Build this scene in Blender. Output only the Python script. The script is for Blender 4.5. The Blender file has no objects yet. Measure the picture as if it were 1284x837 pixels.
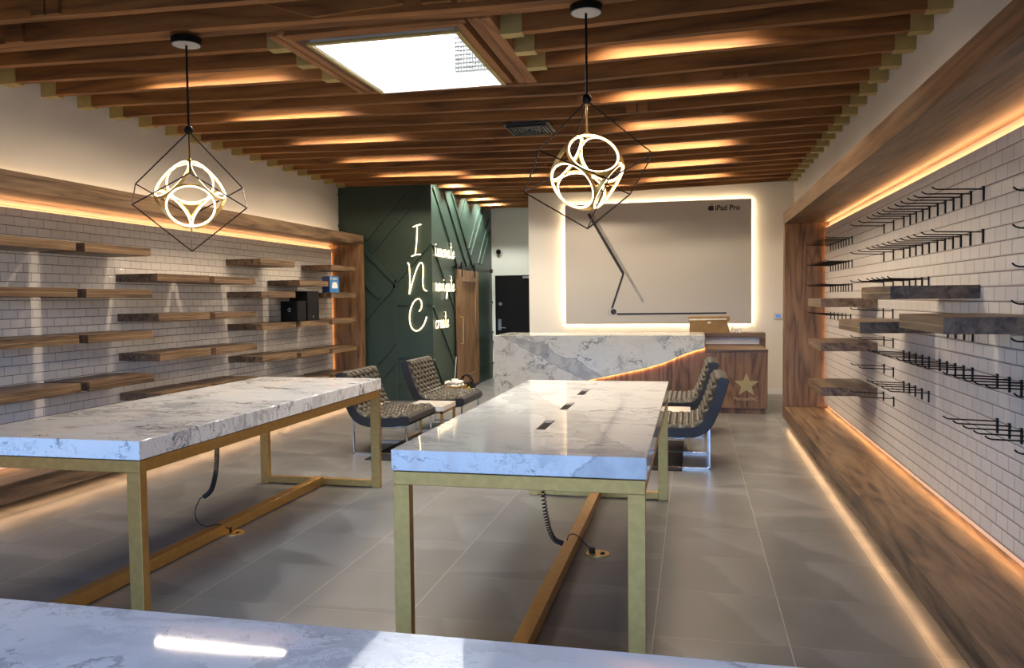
import bpy, bmesh, math, random
from mathutils import Vector, Matrix
random.seed(7)
C = bpy.context.scene.collection
sc = bpy.context.scene
# ---------------------------------------------------------------- camera
YAW, PITCH, ROLL = .223409, .0440806, .01145158
cam = bpy.data.cameras.new('camera'); cam.sensor_width = 36; cam.lens = 1000.24 * 36 / 1284
cam.clip_start = .05; cam.clip_end = 200
co = bpy.data.objects.new('camera', cam); C.objects.link(co)
_f = Vector((-math.sin(YAW), math.cos(YAW), 0)); _r = Vector((math.cos(YAW), math.sin(YAW), 0)); _u = Vector((0, 0, 1))
_f2 = _f * math.cos(PITCH) - _u * math.sin(PITCH); _u2 = _u * math.cos(PITCH) + _f * math.sin(PITCH)
_r3 = _r * math.cos(ROLL) - _u2 * math.sin(ROLL); _u3 = _u2 * math.cos(ROLL) + _r * math.sin(ROLL)
co.matrix_world = Matrix(((_r3.x, _u3.x, -_f2.x, 0), (_r3.y, _u3.y, -_f2.y, 0), (_r3.z, _u3.z, -_f2.z, 1.6), (0, 0, 0, 1)))
sc.camera = co
# ---------------------------------------------------------------- world, exposure
w = bpy.data.worlds.new('world'); sc.world = w; w.use_nodes = True
_n = w.node_tree.nodes; _tc = _n.new('ShaderNodeTexCoord'); _sx = _n.new('ShaderNodeSeparateXYZ'); _cr = _n.new('ShaderNodeValToRGB')
w.node_tree.links.new(_tc.outputs['Generated'], _sx.inputs[0]); w.node_tree.links.new(_sx.outputs[2], _cr.inputs[0]); w.node_tree.links.new(_cr.outputs[0], _n['Background'].inputs[0])
_cr.color_ramp.elements[0].position = 0.0; _cr.color_ramp.elements[0].color = (.075, .075, .075, 1)      # street and pavement below the horizon
_cr.color_ramp.elements[1].position = 0.06; _cr.color_ramp.elements[1].color = (.29, .53, 1.0, 1)       # blue daylight sky
_n['Background'].inputs[1].default_value = 11.5
vs = sc.view_settings; vs.view_transform = 'Standard'; vs.look = 'None'; vs.exposure = 0.30; vs.gamma = 1.0; vs.use_curve_mapping = False
sc.cycles.use_denoising = True
sc.cycles.max_bounces = 8; sc.cycles.diffuse_bounces = 4; sc.cycles.glossy_bounces = 4
sc.cycles.sample_clamp_indirect = 6.0
# light levels
E_FIX = 25.0; E_COVE = 1.7; E_BENCH = .75; E_UNDER = 1.35; E_PANEL = 1.5; E_TOP = 1.7; E_CORR = 15.0; E_SKY = 60.0
WARM = (1, .46, .18); WARMW = (1, .72, .42); FIXC = (1, .80, .58)

def area_light(name, loc, dirv, sx, sy, power, color, xaxis=None, spread=math.pi):
    l = bpy.data.lights.new(name, 'AREA'); l.shape = 'RECTANGLE'; l.size = sx; l.size_y = sy; l.energy = power; l.color = color; l.spread = spread
    o = bpy.data.objects.new(name, l); C.objects.link(o)
    z = -Vector(dirv).normalized(); x = Vector(xaxis or (1, 0, 0)); x = (x - z * x.dot(z)).normalized(); y = z.cross(x)
    o.matrix_world = Matrix(((x.x, y.x, z.x, loc[0]), (x.y, y.y, z.y, loc[1]), (x.z, y.z, z.z, loc[2]), (0, 0, 0, 1)))
    return o
# room constants
XWL, XTL, XFL = -5.54, -5.50, -5.035      # left plaster, tile face, frame front
XWR, XTR, XFR = 1.585, 1.54, 1.082
YG, XG, YBK, YCE = 11.93, -3.98, 13.58, 15.73
YEL, YER = 11.577, 10.19                  # inner faces of the frame end posts
YN = -2.2
# skylight daylight through the glazed storefront
pl = area_light('storefront_portal', (-1.98, YN - .12, 1.425), (0, 1, 0), 6.2, 2.65, 1, (1, 1, 1)); pl.data.cycles.is_portal = True
# ---------------------------------------------------------------- node helpers
class NT:
    def __init__(s, name):
        m = bpy.data.materials.new(name); m.use_nodes = True; s.m = m; s.t = m.node_tree; s.n = s.t.nodes; s.l = s.t.links
        s.b = s.n['Principled BSDF']; s.tc = s.n.new('ShaderNodeTexCoord')
    def new(s, typ, **k):
        n = s.n.new(typ)
        for a, v in k.items(): setattr(n, a, v)
        return n
    def val(s, sock, v):
        if isinstance(v, bpy.types.NodeSocket): s.l.new(v, sock)
        else: sock.default_value = v
    def math(s, op, a, b=0.0, c=0.0, clamp=False):
        n = s.new('ShaderNodeMath', operation=op, use_clamp=clamp); s.val(n.inputs[0], a); s.val(n.inputs[1], b); s.val(n.inputs[2], c); return n.outputs[0]
    def vmath(s, op, a, b=(0, 0, 0)):
        n = s.new('ShaderNodeVectorMath', operation=op); s.val(n.inputs[0], a); s.val(n.inputs[1], b); return n.outputs[0]
    def mapr(s, v, a, b, c=0.0, d=1.0, smooth=True):
        n = s.new('ShaderNodeMapRange'); n.interpolation_type = 'SMOOTHSTEP' if smooth else 'LINEAR'
        s.val(n.inputs[0], v); s.val(n.inputs[1], a); s.val(n.inputs[2], b); s.val(n.inputs[3], c); s.val(n.inputs[4], d); return n.outputs[0]
    def mapping(s, v, scale=(1, 1, 1), rot=(0, 0, 0), loc=(0, 0, 0)):
        n = s.new('ShaderNodeMapping'); s.l.new(v, n.inputs[0]); n.inputs[1].default_value = loc; n.inputs[2].default_value = rot; n.inputs[3].default_value = scale; return n.outputs[0]
    def noise(s, v, scale=1, detail=3, rough=.5, dist=0.0, col=False):
        n = s.new('ShaderNodeTexNoise'); s.val(n.inputs['Vector'], v); n.inputs['Scale'].default_value = scale; n.inputs['Detail'].default_value = detail
        n.inputs['Roughness'].default_value = rough; n.inputs['Distortion'].default_value = dist; return n.outputs['Color' if col else 'Fac']
    def ramp(s, f, stops):
        n = s.new('ShaderNodeValToRGB'); s.val(n.inputs[0], f); e = n.color_ramp.elements
        while len(e) < len(stops): e.new(.5)
        for x, (p, c) in zip(e, stops): x.position = p; x.color = (*c, 1) if len(c) == 3 else c
        return n.outputs[0]
    def mix(s, f, a, b, blend='MIX'):
        n = s.new('ShaderNodeMix', data_type='RGBA', blend_type=blend); s.val(n.inputs[0], f)
        for i, v in ((6, a), (7, b)):
            s.val(n.inputs[i], (*v, 1) if isinstance(v, tuple) and len(v) == 3 else v)
        return n.outputs[2]
    def rnd(s):
        oi = s.new('ShaderNodeObjectInfo'); return oi.outputs['Random']
    def shifted(s, amount=13.0):
        r = s.math('MULTIPLY', s.rnd(), amount); c = s.new('ShaderNodeCombineXYZ'); s.l.new(r, c.inputs[0]); s.l.new(s.math('MULTIPLY', r, 1.7), c.inputs[1]); s.l.new(s.math('MULTIPLY', r, .6), c.inputs[2])
        return s.vmath('ADD', s.tc.outputs['Object'], c.outputs[0])
    def out(s, col=None, rough=None, metal=None, bump=None, bs=.3, bd=.01, **k):
        if col is not None: s.val(s.b.inputs['Base Color'], (*col, 1) if isinstance(col, tuple) and len(col) == 3 else col)
        if rough is not None: s.val(s.b.inputs['Roughness'], rough)
        if metal is not None: s.val(s.b.inputs['Metallic'], metal)
        if bump is not None:
            n = s.new('ShaderNodeBump'); s.l.new(bump, n.inputs['Height']); n.inputs['Strength'].default_value = bs; n.inputs['Distance'].default_value = bd
            s.l.new(n.outputs[0], s.b.inputs['Normal'])
        for a, v in k.items(): s.val(s.b.inputs[a.replace('_', ' ')], v)
        return s.m

def plain(name, col, rough=.5, metal=0.0, var=.06, scale=6.0, **k):
    t = NT(name); n = t.noise(t.tc.outputs['Object'], scale, 4)
    f = t.mapr(n, .3, .7, 1 - var, 1 + var)
    c = t.vmath('SCALE', col, (0, 0, 0)); sn = c.node; t.val(sn.inputs['Scale'], f)
    return t.out(c, rough, metal, **k)

def wood(name, axis, dark, mid, light, ring=6.0, rough=.42, long=.55, contrast=1.0, shift=True, bands=.55):
    t = NT(name); v = t.shifted() if shift else t.tc.outputs['Object']
    sc_ = [1, 1, 1]; sc_[axis] = .12 * long / .55
    m = t.mapping(v, tuple(sc_))
    d = t.noise(m, 1.6, 2, col=True)
    m2 = t.vmath('ADD', m, t.vmath('MULTIPLY', t.vmath('SUBTRACT', d, (.5, .5, .5)), (.35, .35, .35)))
    r1 = t.noise(m2, ring, 5, .62, .4)
    wv = t.math('ABSOLUTE', t.math('SINE', t.math('MULTIPLY', t.noise(m2, ring * .45, 2, .5), 26.0)))
    fine = t.noise(t.mapping(v, tuple(.05 if i == axis else 1 for i in range(3))), 90, 3, .6)
    f = t.math('ADD', t.math('MULTIPLY', r1, 1 - bands * .5), t.math('MULTIPLY', wv, bands * .38))
    f = t.math('ADD', f, t.math('MULTIPLY', t.math('SUBTRACT', fine, .5), .22))
    med = t.noise(t.mapping(m2, tuple(.6 if i == axis else 1 for i in range(3))), 34, 4, .65)
    f = t.math('ADD', f, t.math('MULTIPLY', t.math('SUBTRACT', med, .5), .32))
    f = t.math('ADD', t.math('MULTIPLY', t.math('SUBTRACT', f, .5), contrast), .5)
    col = t.ramp(f, [(.27, dark), (.50, mid), (.80, light)])
    hv = t.mapr(t.rnd(), 0, 1, .88, 1.12, False)
    c = t.vmath('SCALE', col); t.val(c.node.inputs['Scale'], hv)
    return t.out(c, rough, bump=f, bs=.12, bd=.004)

def marble(name, base=(.80, .80, .79), vein=(.11, .12, .14), rot=(.5, .35, .8), scale=1.0, band=None, rough=.04, cover=1.0):
    t = NT(name); v = t.tc.outputs['Object']
    d = t.noise(v, 1.5 * scale, 6, .6, col=True)
    v2 = t.vmath('ADD', v, t.vmath('MULTIPLY', t.vmath('SUBTRACT', d, (.5, .5, .5)), (.5, .5, .5)))
    m = t.mapping(v2, (.7 * scale, 2.4 * scale, 1.3 * scale), rot)
    def ridge(vec, s_, wd, det=8, rg=.6):
        n = t.noise(vec, s_, det, rg); wv = t.math('MULTIPLY', t.mapr(t.noise(vec, s_ * 2.3, 3), .35, .7, .25, 1.7), wd)
        return t.mapr(t.math('DIVIDE', t.math('ABSOLUTE', t.math('SUBTRACT', n, .5)), wv), .2, 1, 1, 0)
    a = ridge(m, 1.3, .020); b = ridge(t.mapping(m, loc=(5, 3, 1)), 3.2, .012); c = ridge(t.mapping(m, loc=(1, 8, 4)), .8, .034, 7); e_ = ridge(t.mapping(m, loc=(7, 2, 9)), 6.5, .014, 5)
    mask = t.mapr(t.noise(v, 1.8 * scale, 3), .40, .58)
    mask2 = t.mapr(t.noise(t.mapping(v, loc=(3, 3, 3)), 1.5 * scale, 3), .42, .62)
    cloud = t.mapr(t.noise(m, 1.2, 7, .62), .50, .78, 0, .16)
    f = t.math('MAXIMUM', t.math('MULTIPLY', t.math('MULTIPLY', a, .80), mask), t.math('MULTIPLY', t.math('MULTIPLY', b, .62), mask2))
    f = t.math('MAXIMUM', f, t.math('MULTIPLY', t.math('MULTIPLY', c, .42), mask2))
    f = t.math('MAXIMUM', f, t.math('MULTIPLY', t.math('MULTIPLY', e_, .34), mask))
    f = t.math('MULTIPLY', t.math('MAXIMUM', f, cloud), cover)
    if band:                                     # one broad grey vein across the slab
        (ax, az), p, q, hw, amt = band
        sx = t.new('ShaderNodeSeparateXYZ'); t.l.new(v, sx.inputs[0])
        nx, nz = (q[1] - p[1]), -(q[0] - p[0]); L = math.hypot(nx, nz); nx /= L; nz /= L
        dist = t.math('ADD', t.math('MULTIPLY', t.math('SUBTRACT', sx.outputs[ax], p[0]), nx), t.math('MULTIPLY', t.math('SUBTRACT', sx.outputs[az], p[1]), nz))
        dist = t.math('ADD', dist, t.math('MULTIPLY', t.math('SUBTRACT', t.noise(v, 2.6, 7, .6), .5), hw * 3.2))
        hwv = t.math('MULTIPLY', t.mapr(t.noise(v, 1.3, 2), .3, .7, .45, 1.25), hw)
        q_ = t.math('DIVIDE', t.math('ABSOLUTE', dist), hwv)
        bd_ = t.math('MULTIPLY', t.mapr(q_, .85, 1.0, amt, 0), t.mapr(t.noise(v2, 7, 6), .3, .65, .55, 1.15))
        edge = t.mapr(t.math('ABSOLUTE', t.math('SUBTRACT', q_, .92)), 0, .09, amt * 1.6, 0)
        f = t.math('MAXIMUM', f, t.math('MAXIMUM', bd_, edge))
    col = t.mix(f, base, vein)
    tint = t.mapr(t.noise(v, 1.1, 2), .5, .75, 0, .16); col = t.mix(tint, col, (.70, .66, .60))
    return t.out(col, rough)

def emit(name, col, strength):
    t = NT(name); n = t.noise(t.tc.outputs['Object'], 3, 1)
    t.b.inputs['Base Color'].default_value = (.8, .8, .8, 1); t.b.inputs['Emission Color'].default_value = (*col, 1)
    t.val(t.b.inputs['Emission Strength'], t.mapr(n, 0, 1, strength * .97, strength * 1.03)); return t.m

# ---------------------------------------------------------------- materials
W_D, W_M, W_L = (.038, .021, .011), (.140, .084, .046), (.25, .158, .088)
walnut_y = wood('walnut_along', 1, W_D, W_M, W_L, ring=11, contrast=1.35, long=.34, bands=.35)
walnut_x = wood('walnut_across', 0, W_D, W_M, W_L)
walnut_z = wood('walnut_upright', 2, (.070, .034, .014), (.20, .108, .05), (.32, .19, .10), ring=9)
fir = wood('rough_fir', 0, (.095, .038, .010), (.255, .103, .025), (.40, .180, .052), ring=5, rough=.7, contrast=.9)
fir_y = wood('rough_fir_trimmer', 1, (.10, .042, .014), (.27, .12, .042), (.40, .20, .085), ring=5, rough=.7, contrast=.9)
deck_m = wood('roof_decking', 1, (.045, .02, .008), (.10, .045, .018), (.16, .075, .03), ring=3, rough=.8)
plaster = plain('warm_white_plaster', (.70, .675, .63), .85, var=.015, scale=1.2)
plaster_cool = plain('corridor_plaster', (.78, .80, .76), .8, var=.012, scale=1.2)
trim_white = plain('white_trim_paint', (.74, .74, .71), .5, var=.01)
green = plain('dark_green_paint', (.030, .055, .043), .45, var=.05, scale=1.5)
brass = plain('brushed_brass', (.48, .292, .092), .38, .85, var=.07, scale=30)
hanger_m = plain('painted_hanger_steel', (.44, .34, .125), .5, .1, var=.05, scale=20)
black_metal = plain('black_metal', (.012, .011, .010), .4, .4)
bronze_metal = plain('dark_bronze_rod', (.03, .020, .016), .4, .6)
chrome = plain('polished_chrome', (.72, .72, .74), .12, 1.0, var=.02)
gold = plain('satin_gold', (.80, .56, .20), .3, .75, var=.04)
white_face = plain('white_canopy_face', (.5, .5, .49), .5)
black_gloss = plain('black_door_paint', (.004, .004, .005), .6)
black_plastic = plain('black_plastic', (.004, .004, .005), .55)
grey_metal = plain('silver_metal', (.5, .5, .5), .3, .9)
duct_m = plain('dark_duct_metal', (.035, .037, .04), .4, .5)
kraft = plain('kraft_cardboard', (.30, .185, .075), .75, var=.12, scale=8)
paper = plain('white_paper', (.7, .68, .64), .8, var=.1, scale=20)
white_plastic = plain('white_plastic', (.75, .75, .74), .4)
blue_card = plain('blue_printed_card', (.03, .16, .42), .35, var=.15, scale=12)
blue_dark = plain('navy_printed_card', (.015, .04, .12), .4, var=.2, scale=20)
yellow_m = plain('yellow_cloth', (.65, .45, .03), .7, var=.2, scale=30)
rug_m = plain('black_rug_pile', (.010, .010, .011), .95, var=.3, scale=80)
panel_m = plain('grey_display_board', (.465, .455, .43), .5, var=.01, scale=1)
print_dark = plain('black_print', (.016, .012, .013), .4)
print_grey = plain('grey_print', (.26, .26, .25), .4, var=.25, scale=3)
print_light = plain('pale_print', (.5, .5, .48), .4)
star_gold = plain('gold_leaf_star', (.42, .33, .14), .4, .35, var=.03)
word_gold = plain('pale_gold_lettering', (.50, .36, .20), .45, .2)
leather = plain('charcoal_leather', (.048, .044, .035), .34, var=.25, scale=14)
leather_side = plain('smooth_dark_leather', (.016, .018, .022), .45, var=.15, scale=9)
screen_m = plain('blue_lit_screen', (.06, .12, .3), .2); screen_m.node_tree.nodes['Principled BSDF'].inputs['Emission Color'].default_value = (.15, .3, .8, 1); screen_m.node_tree.nodes['Principled BSDF'].inputs['Emission Strength'].default_value = .4
cord_m = plain('black_cord_rubber', (.008, .008, .008), .4)
neon_m = emit('warm_white_neon', (1.0, .74, .40), 3.6)
ring_m = emit('led_ring_glow', (1.0, .76, .46), 5.5)
sky_m = emit('daylight_diffuser', (.93, .97, 1.0), 7.0)
strip_m = emit('warm_led_diffuser', (1.0, .50, .18), 1.6)
strip_w = emit('pale_warm_led', (1.0, .80, .5), 3.0)
fix_m = emit('linear_lamp_diffuser', (1.0, .84, .62), 9.0)
marble_table = marble('veined_marble_top', band=((0, 1), (.45, -1.5), (-.55, .9), .13, .34), cover=.95, scale=1.1)
marble_left = marble('veined_marble_left', rot=(.4, .3, .35), cover=1.15, scale=1.2)
marble_near = marble('veined_marble_near', rot=(0, 0, -.25), cover=.62, scale=1.6, base=(.93, .94, .96))
marble_desk = marble('veined_marble_desk', rot=(0, -.75, 0), band=((0, 2), (-2.55, 1.05), (-1.05, .36), .085, .50), rough=.12, base=(.58, .60, .57), scale=1.5, cover=1.05)
marble_small = marble('veined_marble_small', scale=2.2, cover=.6)

for _m in (black_gloss, black_plastic, black_metal): _m.node_tree.nodes['Principled BSDF'].inputs['Specular IOR Level'].default_value = .2

def tile_wall(name, phase_y):
    t = NT(name); v = t.tc.outputs['Object']; s = t.new('ShaderNodeSeparateXYZ'); t.l.new(v, s.inputs[0])
    P, Lx = .0775, .155
    z = t.math('DIVIDE', t.math('SUBTRACT', s.outputs[2], 2.177 - 100 * P), P); row = t.math('FLOOR', z); fz = t.math('FRACT', z)
    off = t.math('MULTIPLY', t.math('MODULO', row, 2.0), .5)
    y = t.math('ADD', t.math('DIVIDE', t.math('ADD', s.outputs[1], 50 * Lx - phase_y), Lx), off); cy = t.math('FLOOR', y); fy = t.math('FRACT', y)
    dz = t.math('MINIMUM', fz, t.math('SUBTRACT', 1.0, fz)); dy = t.math('MINIMUM', fy, t.math('SUBTRACT', 1.0, fy))
    gz = t.mapr(dz, .022, .045, 1, 0); gy = t.mapr(dy, .009, .020, 1, 0)
    wn = t.new('ShaderNodeTexWhiteNoise'); wn.noise_dimensions = '2D'; c = t.new('ShaderNodeCombineXYZ'); t.l.new(row, c.inputs[0]); t.l.new(cy, c.inputs[1]); t.l.new(c.outputs[0], wn.inputs['Vector'])
    base = t.mix(t.math('MULTIPLY', wn.outputs[0], .5), (.80, .77, .725), (.71, .68, .64))
    col = t.mix(gy, base, (.34, .30, .26)); col = t.mix(gz, col, (.17, .14, .125))
    edge = t.math('MINIMUM', t.mapr(dz, .03, .12), t.mapr(dy, .01, .05))
    h = t.math('ADD', edge, t.math('MULTIPLY', t.noise(v, 5, 2), .12))
    # every tile sits at its own slight tilt
    t2 = t.math('MULTIPLY', t.math('SUBTRACT', wn.outputs[0], .5), t.math('SUBTRACT', fy, .5)); h = t.math('ADD', h, t.math('MULTIPLY', t2, .35))
    rough = t.mapr(t.math('MAXIMUM', gz, gy), 0, 1, .13, .8)
    return t.out(col, rough, bump=h, bs=.5, bd=.004)
tile_l = tile_wall('glazed_tile_left', 5.508); tile_r = tile_wall('glazed_tile_right', 4.955)

def floor_mat():
    t = NT('large_grey_floor_tile'); v = t.tc.outputs['Object']; s = t.new('ShaderNodeSeparateXYZ'); t.l.new(v, s.inputs[0]); P = .6155
    x = t.math('DIVIDE', t.math('ADD', s.outputs[0], 20 * P - .431), P); y = t.math('DIVIDE', t.math('ADD', s.outputs[1], 20 * P - 3.765), P)
    fx = t.math('FRACT', x); fy = t.math('FRACT', y); cx = t.math('FLOOR', x); cy = t.math('FLOOR', y)
    gx = t.mapr(t.math('MINIMUM', fx, t.math('SUBTRACT', 1.0, fx)), .0025, .005, 1, 0); gy = t.mapr(t.math('MINIMUM', fy, t.math('SUBTRACT', 1.0, fy)), .002, .0035, 1, 0)
    g = t.math('MAXIMUM', gx, t.math('MULTIPLY', gy, .55))
    c = t.new('ShaderNodeCombineXYZ'); t.l.new(cx, c.inputs[0]); t.l.new(cy, c.inputs[1])
    w1 = t.new('ShaderNodeTexWhiteNoise'); w1.noise_dimensions = '2D'; t.l.new(c.outputs[0], w1.inputs['Vector'])
    w2 = t.new('ShaderNodeTexWhiteNoise'); w2.noise_dimensions = '2D'; t.l.new(t.vmath('ADD', c.outputs[0], (17, 5, 0)), w2.inputs['Vector'])
    ang = t.math('ADD', t.math('MULTIPLY', w1.outputs[0], 1.6), .3)
    wob = t.math('MULTIPLY', t.math('SUBTRACT', t.noise(v, 2.5, 3), .5), .35)
    dl = t.math('ADD', t.math('ADD', t.math('MULTIPLY', t.math('SUBTRACT', fx, .5), t.math('COSINE', ang)), t.math('MULTIPLY', t.math('SUBTRACT', fy, w2.outputs[0]), t.math('SINE', ang))), wob)
    facet = t.mapr(dl, -.02, .06, 0, 1); facet2 = t.mapr(dl, .0, .5, 0, 1)
    n = t.noise(v, 3, 6, .6); n2 = t.noise(v, 60, 3, .6)
    b = t.math('ADD', t.math('MULTIPLY', facet, .20), t.math('MULTIPLY', n, .25)); b = t.math('SUBTRACT', b, t.math('MULTIPLY', facet2, .14))
    b = t.math('ADD', b, t.math('MULTIPLY', w2.outputs[0], .10)); b = t.math('ADD', b, t.math('MULTIPLY', n2, .06))
    col = t.ramp(b, [(.02, (.098, .101, .105)), (.46, (.205, .209, .213))]); col = t.mix(g, col, (.36, .345, .32))
    return t.out(col, t.mapr(n, .3, .7, .28, .38), bump=t.math('MULTIPLY', g, -1.0), bs=.15, bd=.002)
floor_m = floor_mat()

# ---------------------------------------------------------------- mesh builder
class MB:
    def __init__(s): s.v = []; s.f = []
    def quad(s, a, b, c, d): n = len(s.v); s.v += [a, b, c, d]; s.f.append((n, n + 1, n + 2, n + 3)); return s
    def box(s, x0, x1, y0, y1, z0, z1):
        n = len(s.v); s.v += [(x, y, z) for z in (z0, z1) for y in (y0, y1) for x in (x0, x1)]
        for q in ((0, 2, 3, 1), (4, 5, 7, 6), (0, 1, 5, 4), (2, 6, 7, 3), (0, 4, 6, 2), (1, 3, 7, 5)): s.f.append(tuple(n + i for i in q))
        return s
    def prism(s, pts, d):              # pts: closed loop of 3-D points, d: extrusion vector
        n = len(s.v); k = len(pts); d = Vector(d); s.v += [tuple(p) for p in pts] + [tuple(Vector(p) + d) for p in pts]
        s.f.append(tuple(range(n, n + k))[::-1]); s.f.append(tuple(range(n + k, n + 2 * k)))
        for i in range(k): j = (i + 1) % k; s.f.append((n + i, n + j, n + k + j, n + k + i))
        return s
    def tube(s, pts, r, seg=8, closed=False, caps=True, r2=None):
        pts = [Vector(p) for p in pts]; k = len(pts); n0 = len(s.v); up = None
        for i, p in enumerate(pts):
            if closed: t = pts[(i + 1) % k] - pts[i - 1]
            else: t = pts[min(i + 1, k - 1)] - pts[max(i - 1, 0)]
            t.normalize()
            if up is None: up = Vector((0, 0, 1)) if abs(t.z) < .9 else Vector((1, 0, 0))
            a = (up - t * up.dot(t)).normalized(); b = t.cross(a); up = a
            rr = r if r2 is None else r + (r2 - r) * i / (k - 1)
            for j in range(seg):
                th = 2 * math.pi * (j + .5) / seg; s.v.append(tuple(p + (a * math.cos(th) + b * math.sin(th)) * rr))
        for i in range(k if closed else k - 1):
            for j in range(seg):
                a0 = n0 + i * seg; a1 = n0 + ((i + 1) % k) * seg; j2 = (j + 1) % seg
                s.f.append((a0 + j, a0 + j2, a1 + j2, a1 + j))
        if caps and not closed:
            s.f.append(tuple(range(n0, n0 + seg))[::-1]); s.f.append(tuple(n0 + (k - 1) * seg + j for j in range(seg)))
        return s
    def cyl(s, c, r, h, seg=32, r2=None): return s.tube([c, (c[0], c[1], c[2] + h)], r, seg, r2=r2)
    def sphere(s, c, r, seg=20, rings=12, sz=1.0):
        n = len(s.v); c = Vector(c)
        s.v.append(tuple(c + Vector((0, 0, r * sz))))
        for i in range(1, rings):
            ph = math.pi * i / rings
            for j in range(seg):
                th = 2 * math.pi * j / seg; s.v.append((c.x + r * math.sin(ph) * math.cos(th), c.y + r * math.sin(ph) * math.sin(th), c.z + r * sz * math.cos(ph)))
        s.v.append(tuple(c - Vector((0, 0, r * sz)))); e = len(s.v) - 1
        for j in range(seg):
            s.f.append((n, n + 1 + j, n + 1 + (j + 1) % seg)); b = n + 1 + (rings - 2) * seg; s.f.append((e, b + (j + 1) % seg, b + j))
        for i in range(rings - 2):
            for j in range(seg):
                a = n + 1 + i * seg; b = a + seg; s.f.append((a + j, b + j, b + (j + 1) % seg, a + (j + 1) % seg))
        return s
    def obj(s, name, mat, parent=None, origin=None, bevel=0, smooth=False, seg=2):
        o3 = Vector(origin) if origin is not None else Vector((0, 0, 0))
        base = WORLD.get(parent.name, Vector()) if parent else Vector()
        if parent is not None and origin is None: o3 = base
        me = bpy.data.meshes.new(name); me.from_pydata([tuple(Vector(p) - o3) for p in s.v], [], s.f); me.update()
        if True:
            bm = bmesh.new(); bm.from_mesh(me); bmesh.ops.recalc_face_normals(bm, faces=bm.faces); bm.to_mesh(me); bm.free()
        me.materials.append(mat)
        if smooth:
            for p in me.polygons: p.use_smooth = True
        o = bpy.data.objects.new(name, me); C.objects.link(o)
        if parent: o.parent = parent; o.location = o3 - base
        else: o.location = o3
        WORLD[o.name] = o3
        if bevel:
            b = o.modifiers.new('bevel', 'BEVEL'); b.width = bevel; b.segments = seg; b.limit_method = 'ANGLE'
        return o
WORLD = {}
def tag(o, label, cat, group=None):
    o['label'] = label; o['category'] = cat
    if group: o['group'] = group
    return o
def thing(name, label, cat, loc, group=None, rotz=0):
    o = bpy.data.objects.new(name, None); o.empty_display_size = .1; C.objects.link(o); o.location = loc; o.rotation_euler = (0, 0, rotz); WORLD[o.name] = Vector(loc)
    return tag(o, label, cat, group)
def struct(o): o['kind'] = 'structure'; return o
def copy_tree(o, parent=None):
    c = o.copy(); C.objects.link(c); c.parent = parent
    if parent is not None: c.matrix_parent_inverse = o.matrix_parent_inverse
    for ch in list(o.children): copy_tree(ch, c)
    return c
def text_mesh(name, body, size, loc, mat, parent, rot=(math.pi / 2, 0, 0), extrude=.001, sx=1.0, bold=0.0):
    cu = bpy.data.curves.new(name, 'FONT'); cu.body = body; cu.size = size; cu.extrude = extrude; cu.offset = bold
    tmp = bpy.data.objects.new('tmp', cu); C.objects.link(tmp)
    bpy.context.view_layer.update()
    me = bpy.data.meshes.new_from_object(tmp.evaluated_get(bpy.context.evaluated_depsgraph_get())); bpy.data.objects.remove(tmp); bpy.data.curves.remove(cu)
    me.name = name; me.materials.clear(); me.materials.append(mat)
    o = bpy.data.objects.new(name, me); C.objects.link(o); o.rotation_euler = rot; o.scale = (sx, 1, 1)
    base = WORLD.get(parent.name, Vector()) if parent else Vector()
    if parent: o.parent = parent
    o.location = Vector(loc) - base
    return o
ORD = ['first', 'second', 'third', 'fourth', 'fifth', 'sixth', 'seventh', 'eighth', 'ninth', 'tenth', 'eleventh', 'twelfth', 'thirteenth', 'fourteenth', 'fifteenth',
       'sixteenth', 'seventeenth', 'eighteenth', 'nineteenth', 'twentieth', 'twenty-first', 'twenty-second', 'twenty-third', 'twenty-fourth', 'twenty-fifth', 'twenty-sixth', 'twenty-seventh', 'twenty-eighth', 'twenty-ninth', 'thirtieth']

# ================================================================ room shell
struct(MB().box(-5.9, 2.0, YN - .3, YCE + .3, -.1, 0).obj('floor', floor_m))
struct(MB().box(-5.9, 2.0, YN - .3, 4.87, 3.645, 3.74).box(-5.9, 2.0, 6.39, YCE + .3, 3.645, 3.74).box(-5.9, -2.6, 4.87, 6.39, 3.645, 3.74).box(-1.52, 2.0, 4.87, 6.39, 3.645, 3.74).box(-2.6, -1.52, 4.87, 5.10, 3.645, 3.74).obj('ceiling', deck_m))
struct(MB().box(-5.74, XWL, YN, YG + .2, 0, 3.645).obj('wall_left', plaster))
struct(MB().box(XWR, 1.785, YN, YBK + .2, 0, 3.645).obj('wall_right', plaster))
struct(MB().box(-2.77, XWR, YBK, YCE, 0, 3.645).obj('wall_back', plaster))
struct(MB().box(-4.4, -2.7, YCE, YCE + .15, 0, 3.645).obj('wall_corridor_end', plaster_cool))
fw = MB().box(-5.74, 1.785, YN - .2, YN, 2.75, 3.645).box(-5.74, -5.1, YN - .2, YN, 0, 2.75).box(1.15, 1.785, YN - .2, YN, 0, 2.75).box(-5.1, 1.15, YN - .2, YN, 0, .1)
struct(fw.obj('wall_front', plaster))
wf = MB()
for x in (-5.1, -3.55, -2.0, -.45, 1.09): wf.box(x, x + .06, YN - .14, YN - .06, .1, 2.75)
wf.box(-5.1, 1.15, YN - .14, YN - .06, .1, .16).box(-5.1, 1.15, YN - .14, YN - .06, 2.69, 2.75).box(-5.1, 1.15, YN - .14, YN - .06, 2.1, 2.15)
struct(wf.obj('window_1', black_metal))
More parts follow.
